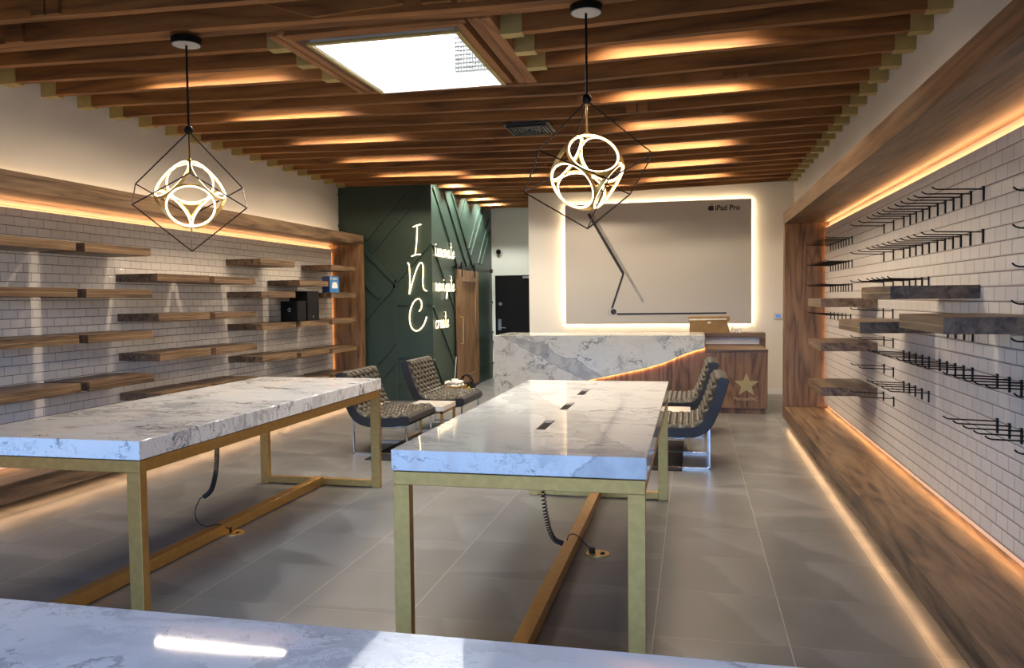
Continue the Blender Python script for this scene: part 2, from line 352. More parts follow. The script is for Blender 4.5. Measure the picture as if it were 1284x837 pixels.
# tiled walls (grooved for hooks), glazed running bond
struct(MB().box(XWL, XTL, YN, YEL - .03, .31, 2.400).obj('wall_left_tiled', tile_l))
struct(MB().box(XTR, XWR, YN, YER - .03, .31, 2.400).obj('wall_right_tiled', tile_r))
struct(MB().box(-2.77, XWR, YBK - .012, YBK, 0, .10).obj('baseboard_back', trim_white))
struct(MB().box(XG, -2.77, YCE - .012, YCE, 0, .14).obj('baseboard_corridor', trim_white))
struct(MB().box(XG, -2.77, YCE - .02, YCE, 3.36, 3.645).obj('trim_1', trim_white))

# green panelled walls
gw = MB().box(XWL, XG, YG, YCE, 0, 3.645)
def batten_f(a, b, wd=.035, th=.022):
    a = Vector((a[0], 0, a[1])); b = Vector((b[0], 0, b[1])); d = (b - a).normalized(); n = Vector((-d.z, 0, d.x)) * wd / 2
    gw.prism([(q.x, YG - th, q.z) for q in (a - n, b - n, b + n, a + n)], (0, th, 0))
for a, b, wd in [((-5.071, 2.565), (-4.327, 3.379), .05), ((-4.996, 2.352), (-4.041, 3.367), .05), ((-5.11, 2.40), (-4.583, 1.885), .07), ((-4.583, 1.885), (-3.99, 2.504), .05),
                 ((-5.54, 2.813), (-5.423, 2.70), .05), ((-5.537, 3.281), (-5.408, 3.403), .04), ((-5.1, 1.88), (-4.85, 1.635), .07), ((-5.098, 1.307), (-4.60, 1.835), .05),
                 ((-4.592, 1.885), (-4.592, 0), .07), ((-4.56, 1.545), (-3.99, 1.545), .05), ((-4.56, .715), (-3.99, .715), .05), ((-4.965, .547), (-4.62, .90), .05),
                 ((-4.832, .377), (-4.62, .60), .05), ((-4.56, .295), (-3.99, .295), .05), ((-4.03, 3.3), (-4.03, 0.0), .0)]:
    if wd: batten_f(a, b, wd)
def batten_s(a, b, wd=.04, th=.022):
    a = Vector((0, a[0], a[1])); b = Vector((0, b[0], b[1])); d = (b - a).normalized(); n = Vector((0, -d.z, d.y)) * wd / 2
    gw.prism([(XG, q.y, q.z) for q in (a - n, b - n, b + n, a + n)], (th, 0, 0))
for a, b in [((12.0, 3.36), (13.5, 1.98)), ((12.57, 3.37), (14.0, 2.07)), ((13.0, 3.38), (14.4, 2.09)), ((13.82, 3.36), (13.49, 2.985)), ((14.83, 3.36), (14.027, 2.511)),
             ((15.13, 3.36), (14.155, 2.397)), ((15.5, 3.18), (14.66, 2.27)), ((15.6, 2.96), (14.906, 2.267)), ((11.94, 2.47), (13.2, 1.33)), ((11.94, 1.50), (13.2, .37)), ((11.94, .66), (12.6, .03)),
             ((14.5, 1.535), (15.73, 1.535)), ((14.5, .93), (15.73, .93)), ((14.5, .73), (15.73, .73)), ((14.5, .305), (15.73, .305))]:
    batten_s(a, b)
struct(gw.obj('wall_green', green))

# exit door in the corridor end wall
d1 = struct(MB().box(-3.908, -2.95, YCE - .02, YCE, .01, 2.072).obj('door_1', black_gloss, origin=(-3.908, YCE, 0)))
dl = MB().box(-3.849, -3.785, YCE - .045, YCE - .02, .967, 1.19).tube([(-3.81, YCE - .06, 1.02), (-3.69, YCE - .06, 1.015)], .010)
dl.tube([(-3.81, YCE - .02, 1.02), (-3.81, YCE - .06, 1.02)], .010)
dl.obj('door_handle', grey_metal, d1)
MB().tube([(-3.80, YCE - .04, 1.5), (-3.80, YCE - .02, 1.5)], .033, 20).obj('deadbolt', grey_metal, d1)
MB().box(-3.33, -3.1, YCE - .05, YCE - .02, 2.01, 2.05).obj('door_closer', grey_metal, d1)

# ================================================================ ceiling joists
def z_at(x, k):                                   # old joists sag towards mid-span
    zl, zr, zm = 3.418, 3.392, 3.335 + (.012 * math.sin(k * 2.3))
    xm = -1.0
    return zl + (zm - zl) * (x - XWL) / (xm - XWL) if x < xm else zm + (zr - zm) * (x - xm) / (XWR - xm)
def joist_mesh(x0, x1, y0, y1, k):
    m = MB(); xs = [x0] + [x for x in (-3.3, -1.0, .3) if x0 + .05 < x < x1 - .05] + [x1]; n = len(m.v)
    for x in xs:
        z = z_at(x, k); m.v += [(x, y0, z), (x, y1, z), (x, y1, 3.645), (x, y0, 3.645)]
    for i in range(len(xs) - 1):
        a = n + 4 * i; b = a + 4
        for j in range(4): m.f.append((a + j, a + (j + 1) % 4, b + (j + 1) % 4, b + j))
    m.f.append((n, n + 3, n + 2, n + 1)); e = n + 4 * (len(xs) - 1); m.f.append((e, e + 1, e + 2, e + 3)); return m
def hanger(root, xa, xb, y0, y1, k):
    z = (z_at(xa, k) + z_at(xb, k)) / 2; m = MB()
    m.box(xa, xb, y0 - .012, y1 + .014, z - .014, z).box(xa, xb, y0 - .012, y0, z, z + .16).box(xa, xb, y1, y1 + .014, z, z + .16)
    for bx in (xa + .04, xb - .04): m.tube([(bx, y0 - .016, z + .11), (bx, y0 - .01, z + .11)], .007, 8)
    m.obj('joist_hanger', hanger_m, root)
SKL, SKR = -2.74, -1.22
def joist(k, spans, yo=0.0, label='', splice=None):
    y1 = 5.62 + .421 * k; y0 = y1 - .07
    for si, (x0, x1) in enumerate(spans):
        lb = label if len(spans) == 1 else label.replace('SIDE', 'left of' if si == 0 else 'right of')
        root = thing('ceiling_joist', lb, 'ceiling joist', ((x0 + x1) / 2, y0, 3.4), 'exposed ceiling joists')
        joist_mesh(x0, x1, y0, y1, k).obj('joist_timber', fir, root)
        if x0 <= XWL + .01 or x0 > -1.3: hanger(root, x0, x0 + .145, y0, y1, k)
        if x1 >= XWR - .01 or (x1 < -2.5 and x0 < -5): hanger(root, x1 - .145, x1, y0, y1, k)
        if splice and x0 < splice < x1:
            z = z_at(splice, k); MB().box(splice - .11, splice - .015, y0 - .03, y0, z + .004, 3.6).box(splice + .0, splice + .09, y0 - .03, y0, z + .004, 3.6).obj('splice_block', fir, root)
random.seed(3)
n_after = 0
SPL = {2: .0, 3: .35, 4: -.9, 5: -.5, 6: .2, 7: -1.3, 8: -2.3, 10: -1.0, 12: -2.0, 14: -.8}
for k in range(-6, 19):
    if k == -2: continue
    if k in (-1, 0, 1):
        joist(k, [(XWL, SKL), (SKR, XWR)], label=f'exposed fir joist SIDE the skylight, {ORD[k + 1]} one back from the doubled beam')
    elif k < -2: joist(k, [(XWL, XWR)], label=f'exposed fir joist in front of the doubled beam, {ORD[-3 - k]} one towards the camera', splice=-3.9 + .7 * (k % 3) if k < -2 else None)
    else: joist(k, [(XWL, XWR)], label=f'exposed fir joist behind the skylight, {ORD[k - 2]} one back from its far edge', splice=SPL.get(k))
for i, k in enumerate(range(19, 24)):
    y1 = 5.62 + .421 * k; root = thing('ceiling_joist', f'short fir joist over the corridor, {ORD[i]} one behind the back wall line', 'ceiling joist', (-3.4, y1, 3.4), 'corridor ceiling joists')
    MB().box(XG, -2.77, y1 - .07, y1, 3.37, 3.645).obj('joist_timber', fir, root)
# doubled beam before the skylight
bt = thing('ceiling_beam', 'thick doubled timber beam in front of the skylight with spliced boards', 'beam', (-2, 4.74, 3.4))
joist_mesh(XWL, XWR, 4.70, 4.78, -2).obj('beam_timber', fir, bt); joist_mesh(XWL, XWR, 4.785, 4.865, -2).obj('beam_timber', fir, bt)
z = 3.37
MB().prism([(-3.05, 4.70, 3.62), (-2.1, 4.70, 3.62), (-1.72, 4.70, 3.40), (-2.32, 4.70, 3.375)], (0, -.03, 0)).obj('splice_board', fir, bt)
MB().box(-1.60, -1.42, 4.665, 4.70, 3.39, 3.62).obj('splice_board', fir, bt)
MB().prism([(-1.40, 4.70, 3.62), (-.65, 4.70, 3.62), (-1.0, 4.70, 3.38), (-1.38, 4.70, 3.385)], (0, -.03, 0)).obj('splice_board', fir, bt)
MB().box(-4.62, -4.48, 4.67, 4.70, 3.40, 3.62).obj('splice_board', fir, bt)

# skylight
sk = thing('skylight', 'bright white skylight well framed in timber between the ceiling joists', 'skylight', (-2.05, 5.7, 3.36))
Z0 = 3.338
X0, X1, Y0, Y1 = -2.53, -1.512, 5.09, 6.385
MB().box(SKL, SKL + .055, 4.865, Y1, 3.345, 3.645).box(SKL + .06, SKL + .115, 4.865, Y1, 3.35, 3.645).obj('trimmer', fir_y, sk)
MB().box(SKR - .075, SKR, 4.865, Y1 + .01, 3.335, 3.645).obj('trimmer', fir_y, sk)
MB().box(SKR - .15, SKR - .08, 4.865, Y1 + .01, 3.34, 3.645).obj('trimmer', fir_y, sk)
MB().box(X1 + .035, X1 + .09, 4.95, Y1, 3.345, 3.645).obj('trimmer', fir_y, sk)
MB().box(SKL + .1, X1 + .12, 4.875, 4.945, 3.345, 3.645).box(SKL + .1, X1 + .05, 4.955, 5.02, 3.355, 3.645).obj('header_board', fir, sk)
MB().box(X0 - .03, X1 + .035, Y0 - .035, Y0, Z0 - .004, Z0 + .012).box(X1, X1 + .035, Y0, Y1 + .02, Z0 - .004, Z0 + .012).box(X0 - .03, X0, Y0, Y1 + .02, Z0 - .004, Z0 + .012).obj('frame_trim', hanger_m, sk)
ws = MB(); H_ = 4.45
for q in [((X0, Y0), (X1, Y0)), ((X1, Y0), (X1, Y1)), ((X1, Y1), (X0, Y1)), ((X0, Y1), (X0, Y0))]:
    (a, b), (c, d) = q; nx, ny = (d - b), -(c - a); L = math.hypot(nx, ny); nx *= .02 / L; ny *= .02 / L
    ws.prism([(a, b, Z0), (c, d, Z0), (c, d, H_), (a, b, H_)], (nx, ny, 0))
ws.obj('well_lining', white_plastic, sk)
MB().box(X0, X1, Y0, Y1, H_ - .01, H_ + .02).obj('diffuser', sky_m, sk)
area_light('skylight_daylight', ((X0 + X1) / 2, (Y0 + Y1) / 2, H_ - .03), (0, 0, -1), X1 - X0 - .05, Y1 - Y0 - .05, E_SKY, (.93, .97, 1))
g = MB(); gx0, gx1, gz0, gz1 = -1.90, -1.56, 3.47, 3.74
for i in range(15): x = gx0 + (gx1 - gx0) * i / 14; g.box(x - .003, x + .003, Y1 - .012, Y1 - .002, gz0, gz1)
for i in range(9): z = gz0 + (gz1 - gz0) * i / 8; g.box(gx0, gx1, Y1 - .014, Y1 - .004, z - .004, z + .004)
g.obj('vent_grille', plain('grille_grey', (.07, .07, .07), .5), sk)

# ceiling air diffuser
v = thing('air_vent', 'black square slatted air vent hanging under the ceiling joists', 'vent', (-1.60, 8.0, 3.30))
m = MB(); vx0, vx1, vy0, vy1 = -1.84, -1.38, 7.76, 8.24
m.box(vx0, vx1, vy0, vy1, 3.318, 3.335)
m.obj('vent_plate', duct_m, v, bevel=.004)
m = MB()
for i in range(6):
    a = .03 + i * .033
    for (x0, x1, y0, y1) in ((vx0 + a, vx1 - a, vy0 + a, vy0 + a + .012), (vx0 + a, vx1 - a, vy1 - a - .012, vy1 - a), (vx0 + a, vx0 + a + .012, vy0 + a, vy1 - a), (vx1 - a - .012, vx1 - a, vy0 + a, vy1 - a)):
        m.box(x0, x1, y0, y1, 3.292 + .002 * i, 3.318)
m.obj('louver', duct_m, v)
MB().box(-1.76, -1.46, 7.84, 8.16, 3.335, 3.42).obj('duct_collar', grey_metal, v)

# linear lamps tucked between the joists
def linear_lamp(x0, x1, k, label):
    yj = 5.62 + .421 * k - .07; y = yj - .165; z = 3.492
    r = thing('linear_lamp', label, 'ceiling lamp', ((x0 + x1) / 2, y, z), 'linear lamps between the joists')
    MB().box(x0, x1, y - .03, y + .03, z, z + .06).box(x0 + .1, x0 + .13, y - .015, y + .015, z + .06, 3.646).box(x1 - .13, x1 - .1, y - .015, y + .015, z + .06, 3.646).obj('housing', black_metal, r)
    MB().box(x0 + .01, x1 - .01, y - .022, y + .022, z - .022, z).obj('diffuser', fix_m, r)
    area_light('linear_lamp_light', ((x0 + x1) / 2, y, z - .024), (0, 0, -1), x1 - x0 - .02, .044, E_FIX * (.2 if k < 0 else 1.0), FIXC, spread=2.8)
for i, k in enumerate((-8, 1, 4, 7, 10, 13, 16)):  # first pair is out of view, added to brighten the near table and floor
    if k != 16: linear_lamp(-4.45, -3.25, k, f'slim warm linear lamp above the wall shelves, {ORD[i]} one from the storefront')
    linear_lamp(-.62, .42, k, f'slim warm linear lamp on the hook wall side, {ORD[i]} one from the storefront')
linear_lamp(-3.3, -2.1, 14, 'slim warm linear lamp near the glowing wall sign')
linear_lamp(-2.3, -1.1, 17, 'slim warm linear lamp just before the back wall, left part')

for i, y in enumerate((12.10, 12.95, 13.80, 14.64)):
    r = thing('spot_lamp', f'small round ceiling spot lamp over the sliding door side, {ORD[i]} from the room', 'ceiling lamp', (-3.72, y, 3.54), 'corridor ceiling spots')
    MB().cyl((-3.72, y, 3.545), .045, .101, 20).obj('housing', black_metal, r)
    MB().cyl((-3.72, y, 3.541), .036, .004, 20).obj('lens', fix_m, r)
    l = bpy.data.lights.new('spot_lamp_light', 'SPOT'); l.energy = E_CORR * 8; l.color = (1.0, .98, .86); l.spot_size = 2.6; l.spot_blend = .8; l.shadow_soft_size = .03
    o = bpy.data.objects.new('spot_lamp_light', l); C.objects.link(o); o.location = (-3.72, y, 3.53)

# ================================================================ wall display frames
def display_frame(side):
    L = side < 0
    xw, xf = (XWL, XFL) if L else (XWR, XFR); a, b = min(xw, xf), max(xw, xf); ye = YEL if L else YER; yo = ye + .158
    r = thing('wall_display_alcove', 'long walnut frame around the tiled shelf wall with lit edges' if L else 'long walnut frame around the tiled hook wall with lit edges', 'alcove', (xf, ye, 0))
    MB().box(a, b, YN + .9, yo, 2.467, 2.615).obj('header', walnut_y, r, bevel=.002)
    MB().box(a, b, YN + .9, yo, .10, .25).obj('bench', walnut_y, r, bevel=.002)
    MB().box(a, b, ye, yo, .25, 2.467).obj('end_post', walnut_z, r, bevel=.002)
    MB().box(a + (.0 if L else .30), b - (.38 if L else 0), YN + .9, yo - .08, 0, .10).obj('plinth', black_metal, r)
    s = 1 if L else -1; xt = (XTL if L else XTR)
    # warm strips: profiles in the gap between tile and timber
    p0, p1 = sorted((xw, xt - .012 * s))
    MB().box(p0, p1, YN + .9, ye - .02, 2.400, 2.412).obj('led_strip', strip_m, r)
    MB().box(p0, p1, YN + .9, ye - .02, .300, .310).obj('led_strip', strip_m, r)
    MB().box(p0, p1, ye - .03, ye - .022, .31, 2.40).obj('led_strip', strip_m, r)
    ym = (YN + .9 + ye) / 2; ly = ye - YN - .9
    xs = xw + .020 * s
    area_light('cove_strip_light', (xs, ym, 2.415), (s * .25, 0, 1), .02, ly, E_COVE * ly / 2, WARM)
    area_light('bench_strip_light', (xs, ym, .297), (s * .25, 0, -1), .02, ly, E_BENCH * ly / 2, WARM)
    area_light('post_strip_light', (xs, ye - .018, 1.355), (s * .2, 1, 0), .02, 2.0, E_COVE * .55, WARM)
    area_light('under_bench_light', (xf - (.11 if L else .045) * s, ym, .094), (0 if L else s * .3, 0, -1), .02, ly, E_UNDER * (2.6 if L else 1.0) * ly / 2, (1, .56, .26))
    if L:
        area_light('above_header_light', (xw + .05, ym, 2.625), (-.1, 0, 1), .03, ly, E_TOP * ly / 2, (1, .66, .36))
    return r
display_frame(-1); display_frame(1)

# ================================================================ shelves
def make_shelf(name, label, xw, xf, y0, y1, zt, group):
    a, b = min(xw, xf), max(xw, xf); s = 1 if xf > xw else -1; r = thing(name, label, 'shelf', (xw, y0, zt - .075), group)
    MB().box(a, b, y0, y1, zt - .075, zt).obj('board', walnut_y, r, bevel=.002)
    MB().box(min(xf, xf + .001 * s), max(xf, xf + .001 * s), y0 + .003, y1 - .003, zt - .0395, zt - .0365).obj('edge_inlay', gold_line, r)
    return r
gold_line = plain('pale_edge_band', (.42, .30, .16), .4)
proto = make_shelf('floating_shelf', 'x', XTL, XFL, 4.89, 5.73, 2.118, 'floating shelves on the tiled shelf wall')
COLS = [('A', 4.89, (2.118, 1.733, 1.338, .930)), ('B', 5.83, (2.118, 1.727, 1.336, .928)), ('C', 6.765, (1.884, 1.496, 1.111, .720)), ('D', 7.695, (1.881, 1.489, 1.106, .716)),
        ('E', 8.655, (2.115, 1.722, 1.332, .943)), ('F', 9.62, (1.879, 1.333, .921, .54)), ('G', 10.555, (2.115, 1.720, 1.337, .920, .543))]
first = True
for ci, (nm, y0, zs) in enumerate(COLS):
    for ri, z in enumerate(zs):
        o = proto if first else copy_tree(proto); first = False
        o.location = (XTL, y0, z - .075); o['label'] = f'walnut floating shelf, {ORD[ri]} from the top in the {ORD[ci]} shelf stack from the storefront'
pr = make_shelf('floating_shelf', 'x', XTR, XFR, 4.85, 5.64, 1.648, 'floating shelves on the hook wall')
RS = [(4.85, 1.648, 'floating shelf on the hook wall, high short board behind the near wide one'), (7.34, 1.571, 'topmost of the three far shelves stacked by the end post'), (5.68, 1.419, 'shelf below and behind the high board on the hook wall'),
      (3.865, 1.496, 'nearest and largest looking walnut shelf on the hook wall'), (7.33, 1.190, 'middle of the three far shelves stacked by the end post'), (7.32, .803, 'lowest walnut shelf on the hook wall, above the bench')]
for i, (y0, z, lb) in enumerate(RS):
    o = pr if i == 0 else copy_tree(pr); o.location = (XTR, y0, z - .075); o['label'] = lb

# ================================================================ hooks
def make_hook():
    r = thing('display_hook', 'x', 'hook', (XTR, 0, 0), 'black hooks on the tiled wall')
    MB().box(XTR - .008, XTR, -.008, .008, -.072, .0).box(XTR - .012, XTR + .004, -.008, .008, 0, .006).obj('bracket', black_metal, r)
    m = MB().tube([(XTR - .004, 0, -.010), (XTR - .10, 0, -.006), (XTR - .235, 0, -.002), (XTR - .250, 0, .003), (XTR - .262, 0, .013)], .0040, 6)
    m.obj('prong', black_metal, r)
    return r
FAR = [9.735, 9.576, 9.41, 9.244, 9.073, 8.936, 8.792, 8.648, 8.474]
NEAR = [7.121, 6.799, 6.489, 6.312, 6.148, 5.986, 5.827, 5.642, 5.483, 5.323, 5.178, 5.012, 4.81]
R2 = [6.45, 6.293, 6.121, 5.956, 5.796, 5.559, 5.407, 5.247, 5.097, 4.946, 4.568, 4.406, 4.256, 4.10, 3.955]
ROWS = [(2.174, FAR + NEAR), (2.020, [3.66]), (1.943, FAR + NEAR), (1.868, [3.66]), (1.710, FAR + NEAR[:7] + [3.66]), (1.557, [3.66]), (1.480, [7.121, 6.799]), (1.402, [9.705, 9.454, 9.233, 8.99, 8.775, 8.521, 5.404, 5.253, 5.098, 4.953, 3.66]),
        (1.250, [7.09, 6.78]), (1.178, R2 + [3.62]), (1.022, [7.074, 6.762]), (.948, [6.441, 6.284, 6.127, 5.957, 5.794, 4.559, 4.396, 4.246, 4.09, 3.94, 3.60]), (.793, [7.09, 6.744])]
hk = make_hook(); first = True
for ri, (z, ys) in enumerate(ROWS):
    for hi, y in enumerate(ys):
        o = hk if first else copy_tree(hk); first = False
        o.location = (XTR, y, z)
        o['label'] = f'black wall hook, {ORD[hi]} from the far end of the {ORD[ri]} hook row down' if len(ys) > 1 else f'lone near black wall hook alone in the {ORD[ri]} hook row down'

# ================================================================ display tables
def table(label, x0, x1, y0, y1, mat, stretch='y', ports=(), ZT=.935):
    r = thing('display_table', label, 'table', ((x0 + x1) / 2, (y0 + y1) / 2, 0), 'marble display tables')
    MB().box(x0, x1, y0, y1, ZT - .093, ZT).obj('marble_top', mat, r, origin=((x0 + x1) / 2, (y0 + y1) / 2, ZT), bevel=.003)
    i = .006; T = .062; zb = ZT - .157; zt = ZT - .098
    fr = MB().box(x0 + i, x1 - i, y0 + i, y0 + i + .05, zb, zt).box(x0 + i, x1 - i, y1 - i - .05, y1 - i, zb, zt).box(x0 + i, x0 + i + .05, y0 + i + .05, y1 - i - .05, zb, zt).box(x1 - i - .05, x1 - i, y0 + i + .05, y1 - i - .05, zb, zt)
    fr.box(x0 + .05, x1 - .05, y0 + .05, y1 - .05, zt, ZT - .093)
    fr.obj('apron_frame', brass, r, bevel=.002)
    W = .075
    for (xa, sx) in ((x0 + i, 1), (x1 - i, -1)):
        for (ya, sy) in ((y0 + i, 1), (y1 - i, -1)):
            a = sorted((xa, xa + sx * W)) if stretch == 'y' else sorted((xa, xa + sx * .05)); b = sorted((ya, ya + sy * .05)) if stretch == 'y' else sorted((ya, ya + sy * W))
            MB().box(a[0], a[1], b[0], b[1], 0, zb).obj('leg', brass, r, bevel=.002)
    if stretch == 'y':
        for ya, sy in ((y0 + i, 1), (y1 - i, -1)):
            b = sorted((ya, ya + sy * .05)); MB().box(x0 + i + W, x1 - i - W, b[0], b[1], .008, .062).obj('floor_rail', brass, r, bevel=.002)
        xm = (x0 + x1) / 2; MB().box(xm - .036, xm + .036, y0 + i + .05, y1 - i - .05, .008, .080).obj('stretcher', brass, r, bevel=.002)
    for (px, py) in ports:
        MB().box(px - .024, px + .024, py - .15, py + .15, ZT, ZT + .0012).obj('power_slot', black_plastic, r)
        MB().box(px - .018, px + .018, py + .06, py + .145, ZT + .0012, ZT + .0024).obj('slot_lid', grey_metal, r)
    return r
table('marble display table with brass legs in the middle, three power slots', -1.315, -.188, 3.322, 6.38, marble_table, ports=[(-.757, 4.11), (-.757, 4.845), (-.757, 5.58)])
table('marble display table with brass legs standing beside the shelf wall', -3.735, -2.603, 3.322, 6.38, marble_left)
nt = table('nearest marble table, bluish top cut off at the bottom edge of view', -2.05, .95, .12, 1.115, marble_near, stretch='x', ZT=1.10)

# coiled power cords
def coil_cord(name, label, top, mid, tail, turns, r_coil):
    path = [Vector(p) for p in mid]; pts = []
    # smooth spine by Catmull-Rom
    def cr(P, n):
        out = []
        for i in range(len(P) - 1):
            p0 = P[max(i - 1, 0)]; p1 = P[i]; p2 = P[i + 1]; p3 = P[min(i + 2, len(P) - 1)]
            for j in range(n):
                t = j / n; out.append(.5 * ((2 * p1) + (p2 - p0) * t + (2 * p0 - 5 * p1 + 4 * p2 - p3) * t * t + (3 * p1 - p0 - 3 * p2 + p3) * t ** 3))
        out.append(P[-1]); return out
    sp = cr(path, 40); n = len(sp)
    for i, p in enumerate(sp):
        t = (sp[min(i + 1, n - 1)] - sp[max(i - 1, 0)]).normalized(); a = Vector((0, 1, 0)); a = (a - t * a.dot(t)).normalized(); b = t.cross(a)
        pass
    N = turns * 10
    for q in range(N + 1):
        u = q / N * (n - 1); i = min(int(u), n - 2); p = sp[i].lerp(sp[i + 1], u - i); t = (sp[i + 1] - sp[i]).normalized(); a = Vector((0, 1, 0)); a = (a - t * a.dot(t)).normalized(); b = t.cross(a)
        th = 2 * math.pi * turns * q / N; pts.append(p + (a * math.cos(th) + b * math.sin(th)) * r_coil)
    r = thing(name, label, 'cord', tuple(top))
    MB().tube(pts, .0042, 6).obj('coil', cord_m, r, smooth=True)
    MB().tube([top, pts[0]], .004, 6).obj('lead', cord_m, r, smooth=True)
    MB().tube(cr([pts[-1]] + [Vector(p) for p in tail], 12), .004, 6).obj('lead', cord_m, r, smooth=True)
    return r
coil_cord('power_cord', 'black coiled cord hanging under the middle marble table', (-.93, 4.9, .80), [(-.93, 4.9, .70), (-.925, 4.9, .40), (-.90, 4.9, .20), (-.86, 4.9, .09), (-.80, 4.9, .06)],
          [(-.785, 4.9, .05), (-.76, 4.9, .115), (-.715, 4.9, .118), (-.66, 4.91, .06), (-.622, 4.915, .03)], 36, .014)
coil_cord('power_cord', 'black coiled cord hanging under the table beside the shelf wall', (-3.185, 4.85, .80), [(-3.187, 4.85, .66), (-3.19, 4.85, .56), (-3.205, 4.85, .42), (-3.24, 4.85, .31), (-3.285, 4.83, .262)],
          [(-3.31, 4.82, .25), (-3.335, 4.80, .17), (-3.30, 4.77, .11), (-3.215, 4.74, .085), (-3.16, 4.80, .086), (-3.12, 4.88, .03)], 46, .014)
for (x, y, lb) in [(-.585, 4.92, 'oval brass floor outlet with a plug under the middle table'), (-3.11, 4.90, 'brass floor outlet mostly hidden behind the brass stretcher')]:
    r = thing('floor_outlet', lb, 'outlet', (x, y, 0))
    m = MB(); n = 28; m.prism([(x + .075 * math.cos(2 * math.pi * i / n), y + .07 * math.sin(2 * math.pi * i / n), 0) for i in range(n)], (0, 0, .005)); m.obj('cover_plate', gold, r)
    MB().box(x - .045, x - .015, y - .02, y + .02, .005, .007).box(x + .02, x + .045, y - .02, y + .02, .005, .007).obj('socket', black_plastic, r)
    MB().cyl((x - .034, y, .006), .019, .034, 16).obj('plug', bronze_metal, r)

# ================================================================ lounge chairs
PR = [(-.025, .855), (.005, .75), (.040, .64), (.078, .54), (.120, .455), (.175, .408), (.26, .392), (.40, .390), (.53, .397), (.665, .412)]
def cr2(P, n):
    out = []
    P = [Vector((p[0], p[1], 0)) for p in P]
    for i in range(len(P) - 1):
        p0 = P[max(i - 1, 0)]; p1 = P[i]; p2 = P[i + 1]; p3 = P[min(i + 2, len(P) - 1)]
        for j in range(n):
            t = j / n; out.append(.5 * ((2 * p1) + (p2 - p0) * t + (2 * p0 - 5 * p1 + 4 * p2 - p3) * t * t + (3 * p1 - p0 - 3 * p2 + p3) * t ** 3))
    out.append(P[-1]); return out
def make_chair(label):
    r = thing('lounge_chair', label, 'chair', (0, 0, 0), 'tufted lounge chairs')
    sp = cr2(PR, 10); n = len(sp); Wd = .84
    nrm = []; s_ = [0]
    for i in range(n):
        t = (sp[min(i + 1, n - 1)] - sp[max(i - 1, 0)]).normalized(); nrm.append(Vector((-t.y, t.x, 0)))
        if i: s_.append(s_[-1] + (sp[i] - sp[i - 1]).length)
    nrm = [v if (v.y > 0 or v.x > 0) else -v for v in nrm]
    TH = .098
    # shell: smooth dark band with rounded ends
    loop = [sp[i] for i in range(n)]; low = [sp[i] - nrm[i] * TH for i in range(n)]
    endc = (sp[-1] + low[-1]) / 2; fwd = (sp[-1] - sp[-2]).normalized(); tp = (sp[0] + low[0]) / 2; bk = (sp[0] - sp[1]).normalized()
    prof = loop + [endc + fwd * .022 + nrm[-1] * .03, endc + fwd * .026 - nrm[-1] * .02] + low[::-1] + [tp + bk * .012 - nrm[0] * .03, tp + bk * .012 + nrm[0] * .03]
    m = MB(); m.prism([(p.x, -Wd / 2, p.y) for p in prof], (0, Wd, 0)); m.obj('shell', leather_side, r, bevel=.006)
    # tufted pad
    L = s_[-1]; NS, NW = 150, 76; P = .118; verts = []
    m = MB(); j0 = 0
    for a in range(NS + 1):
        s = L * a / NS
        while j0 < n - 2 and s_[j0 + 1] < s: j0 += 1
        t = (s - s_[j0]) / (s_[j0 + 1] - s_[j0]); p = sp[j0].lerp(sp[j0 + 1], t); nn = nrm[j0].lerp(nrm[j0 + 1], t).normalized()
        for b in range(NW + 1):
            w_ = Wd * (b / NW - .5); u = (s + w_) / P; v = (s - w_) / P
            pu = abs(math.sin(math.pi * u)); pv = abs(math.sin(math.pi * v)); h = .040 * (pu * pv) ** .5 + .008
            e = min(s, L - s, Wd / 2 - abs(w_)); h = h * min(1, max(0, e / .035)) ** .5 + (0.0 if e > 0 else -.002)
            q = p + nn * h; m.v.append((q.x, w_, q.y))
    for a in range(NS):
        for b in range(NW):
            i = a * (NW + 1) + b; m.f.append((i, i + 1, i + NW + 2, i + NW + 1))
    m.obj('tufted_pad', leather, r, smooth=True)
    # chrome side frames
    for sy in (-1, 1):
        y = sy * (Wd / 2 - .045); z1 = .405; zf = .325; T = .008; m = MB()
        m.box(.05, .066, y - .014, y + .014, 0, z1).box(.640, .656, y - .014, y + .014, 0, .308).box(.05, .656, y - .014, y + .014, 0, .016)
        m.obj('side_frame', chrome, r, bevel=.002)
        m = MB().tube([(.058, y, z1 - .01), (.12, y, .35), (.20, y, .295), (.32, y, .282), (.50, y, .288), (.655, y, .305)], .009, 8); m.obj('support_rail', chrome, r, smooth=True)
    MB().box(.30, .33, -Wd / 2 + .05, Wd / 2 - .05, .274, .288).obj('cross_bar', chrome, r)
    return r
ch = make_chair('charcoal tufted lounge chair partly behind the left table corner')
ch.location = (-3.52, 8.09, 0)
for x, y, rz, lb in [(-3.385, 9.63, 0, 'charcoal tufted lounge chair in front of the dark green wall'), (.205, 7.93, math.pi, 'nearer tufted lounge chair seen edge-on beside the middle table'), (.170, 9.72, math.pi, 'farther tufted lounge chair seen edge-on before the reception desk')]:
    o = copy_tree(ch); o.location = (x, y, 0); o.rotation_euler = (0, 0, rz); o['label'] = lb
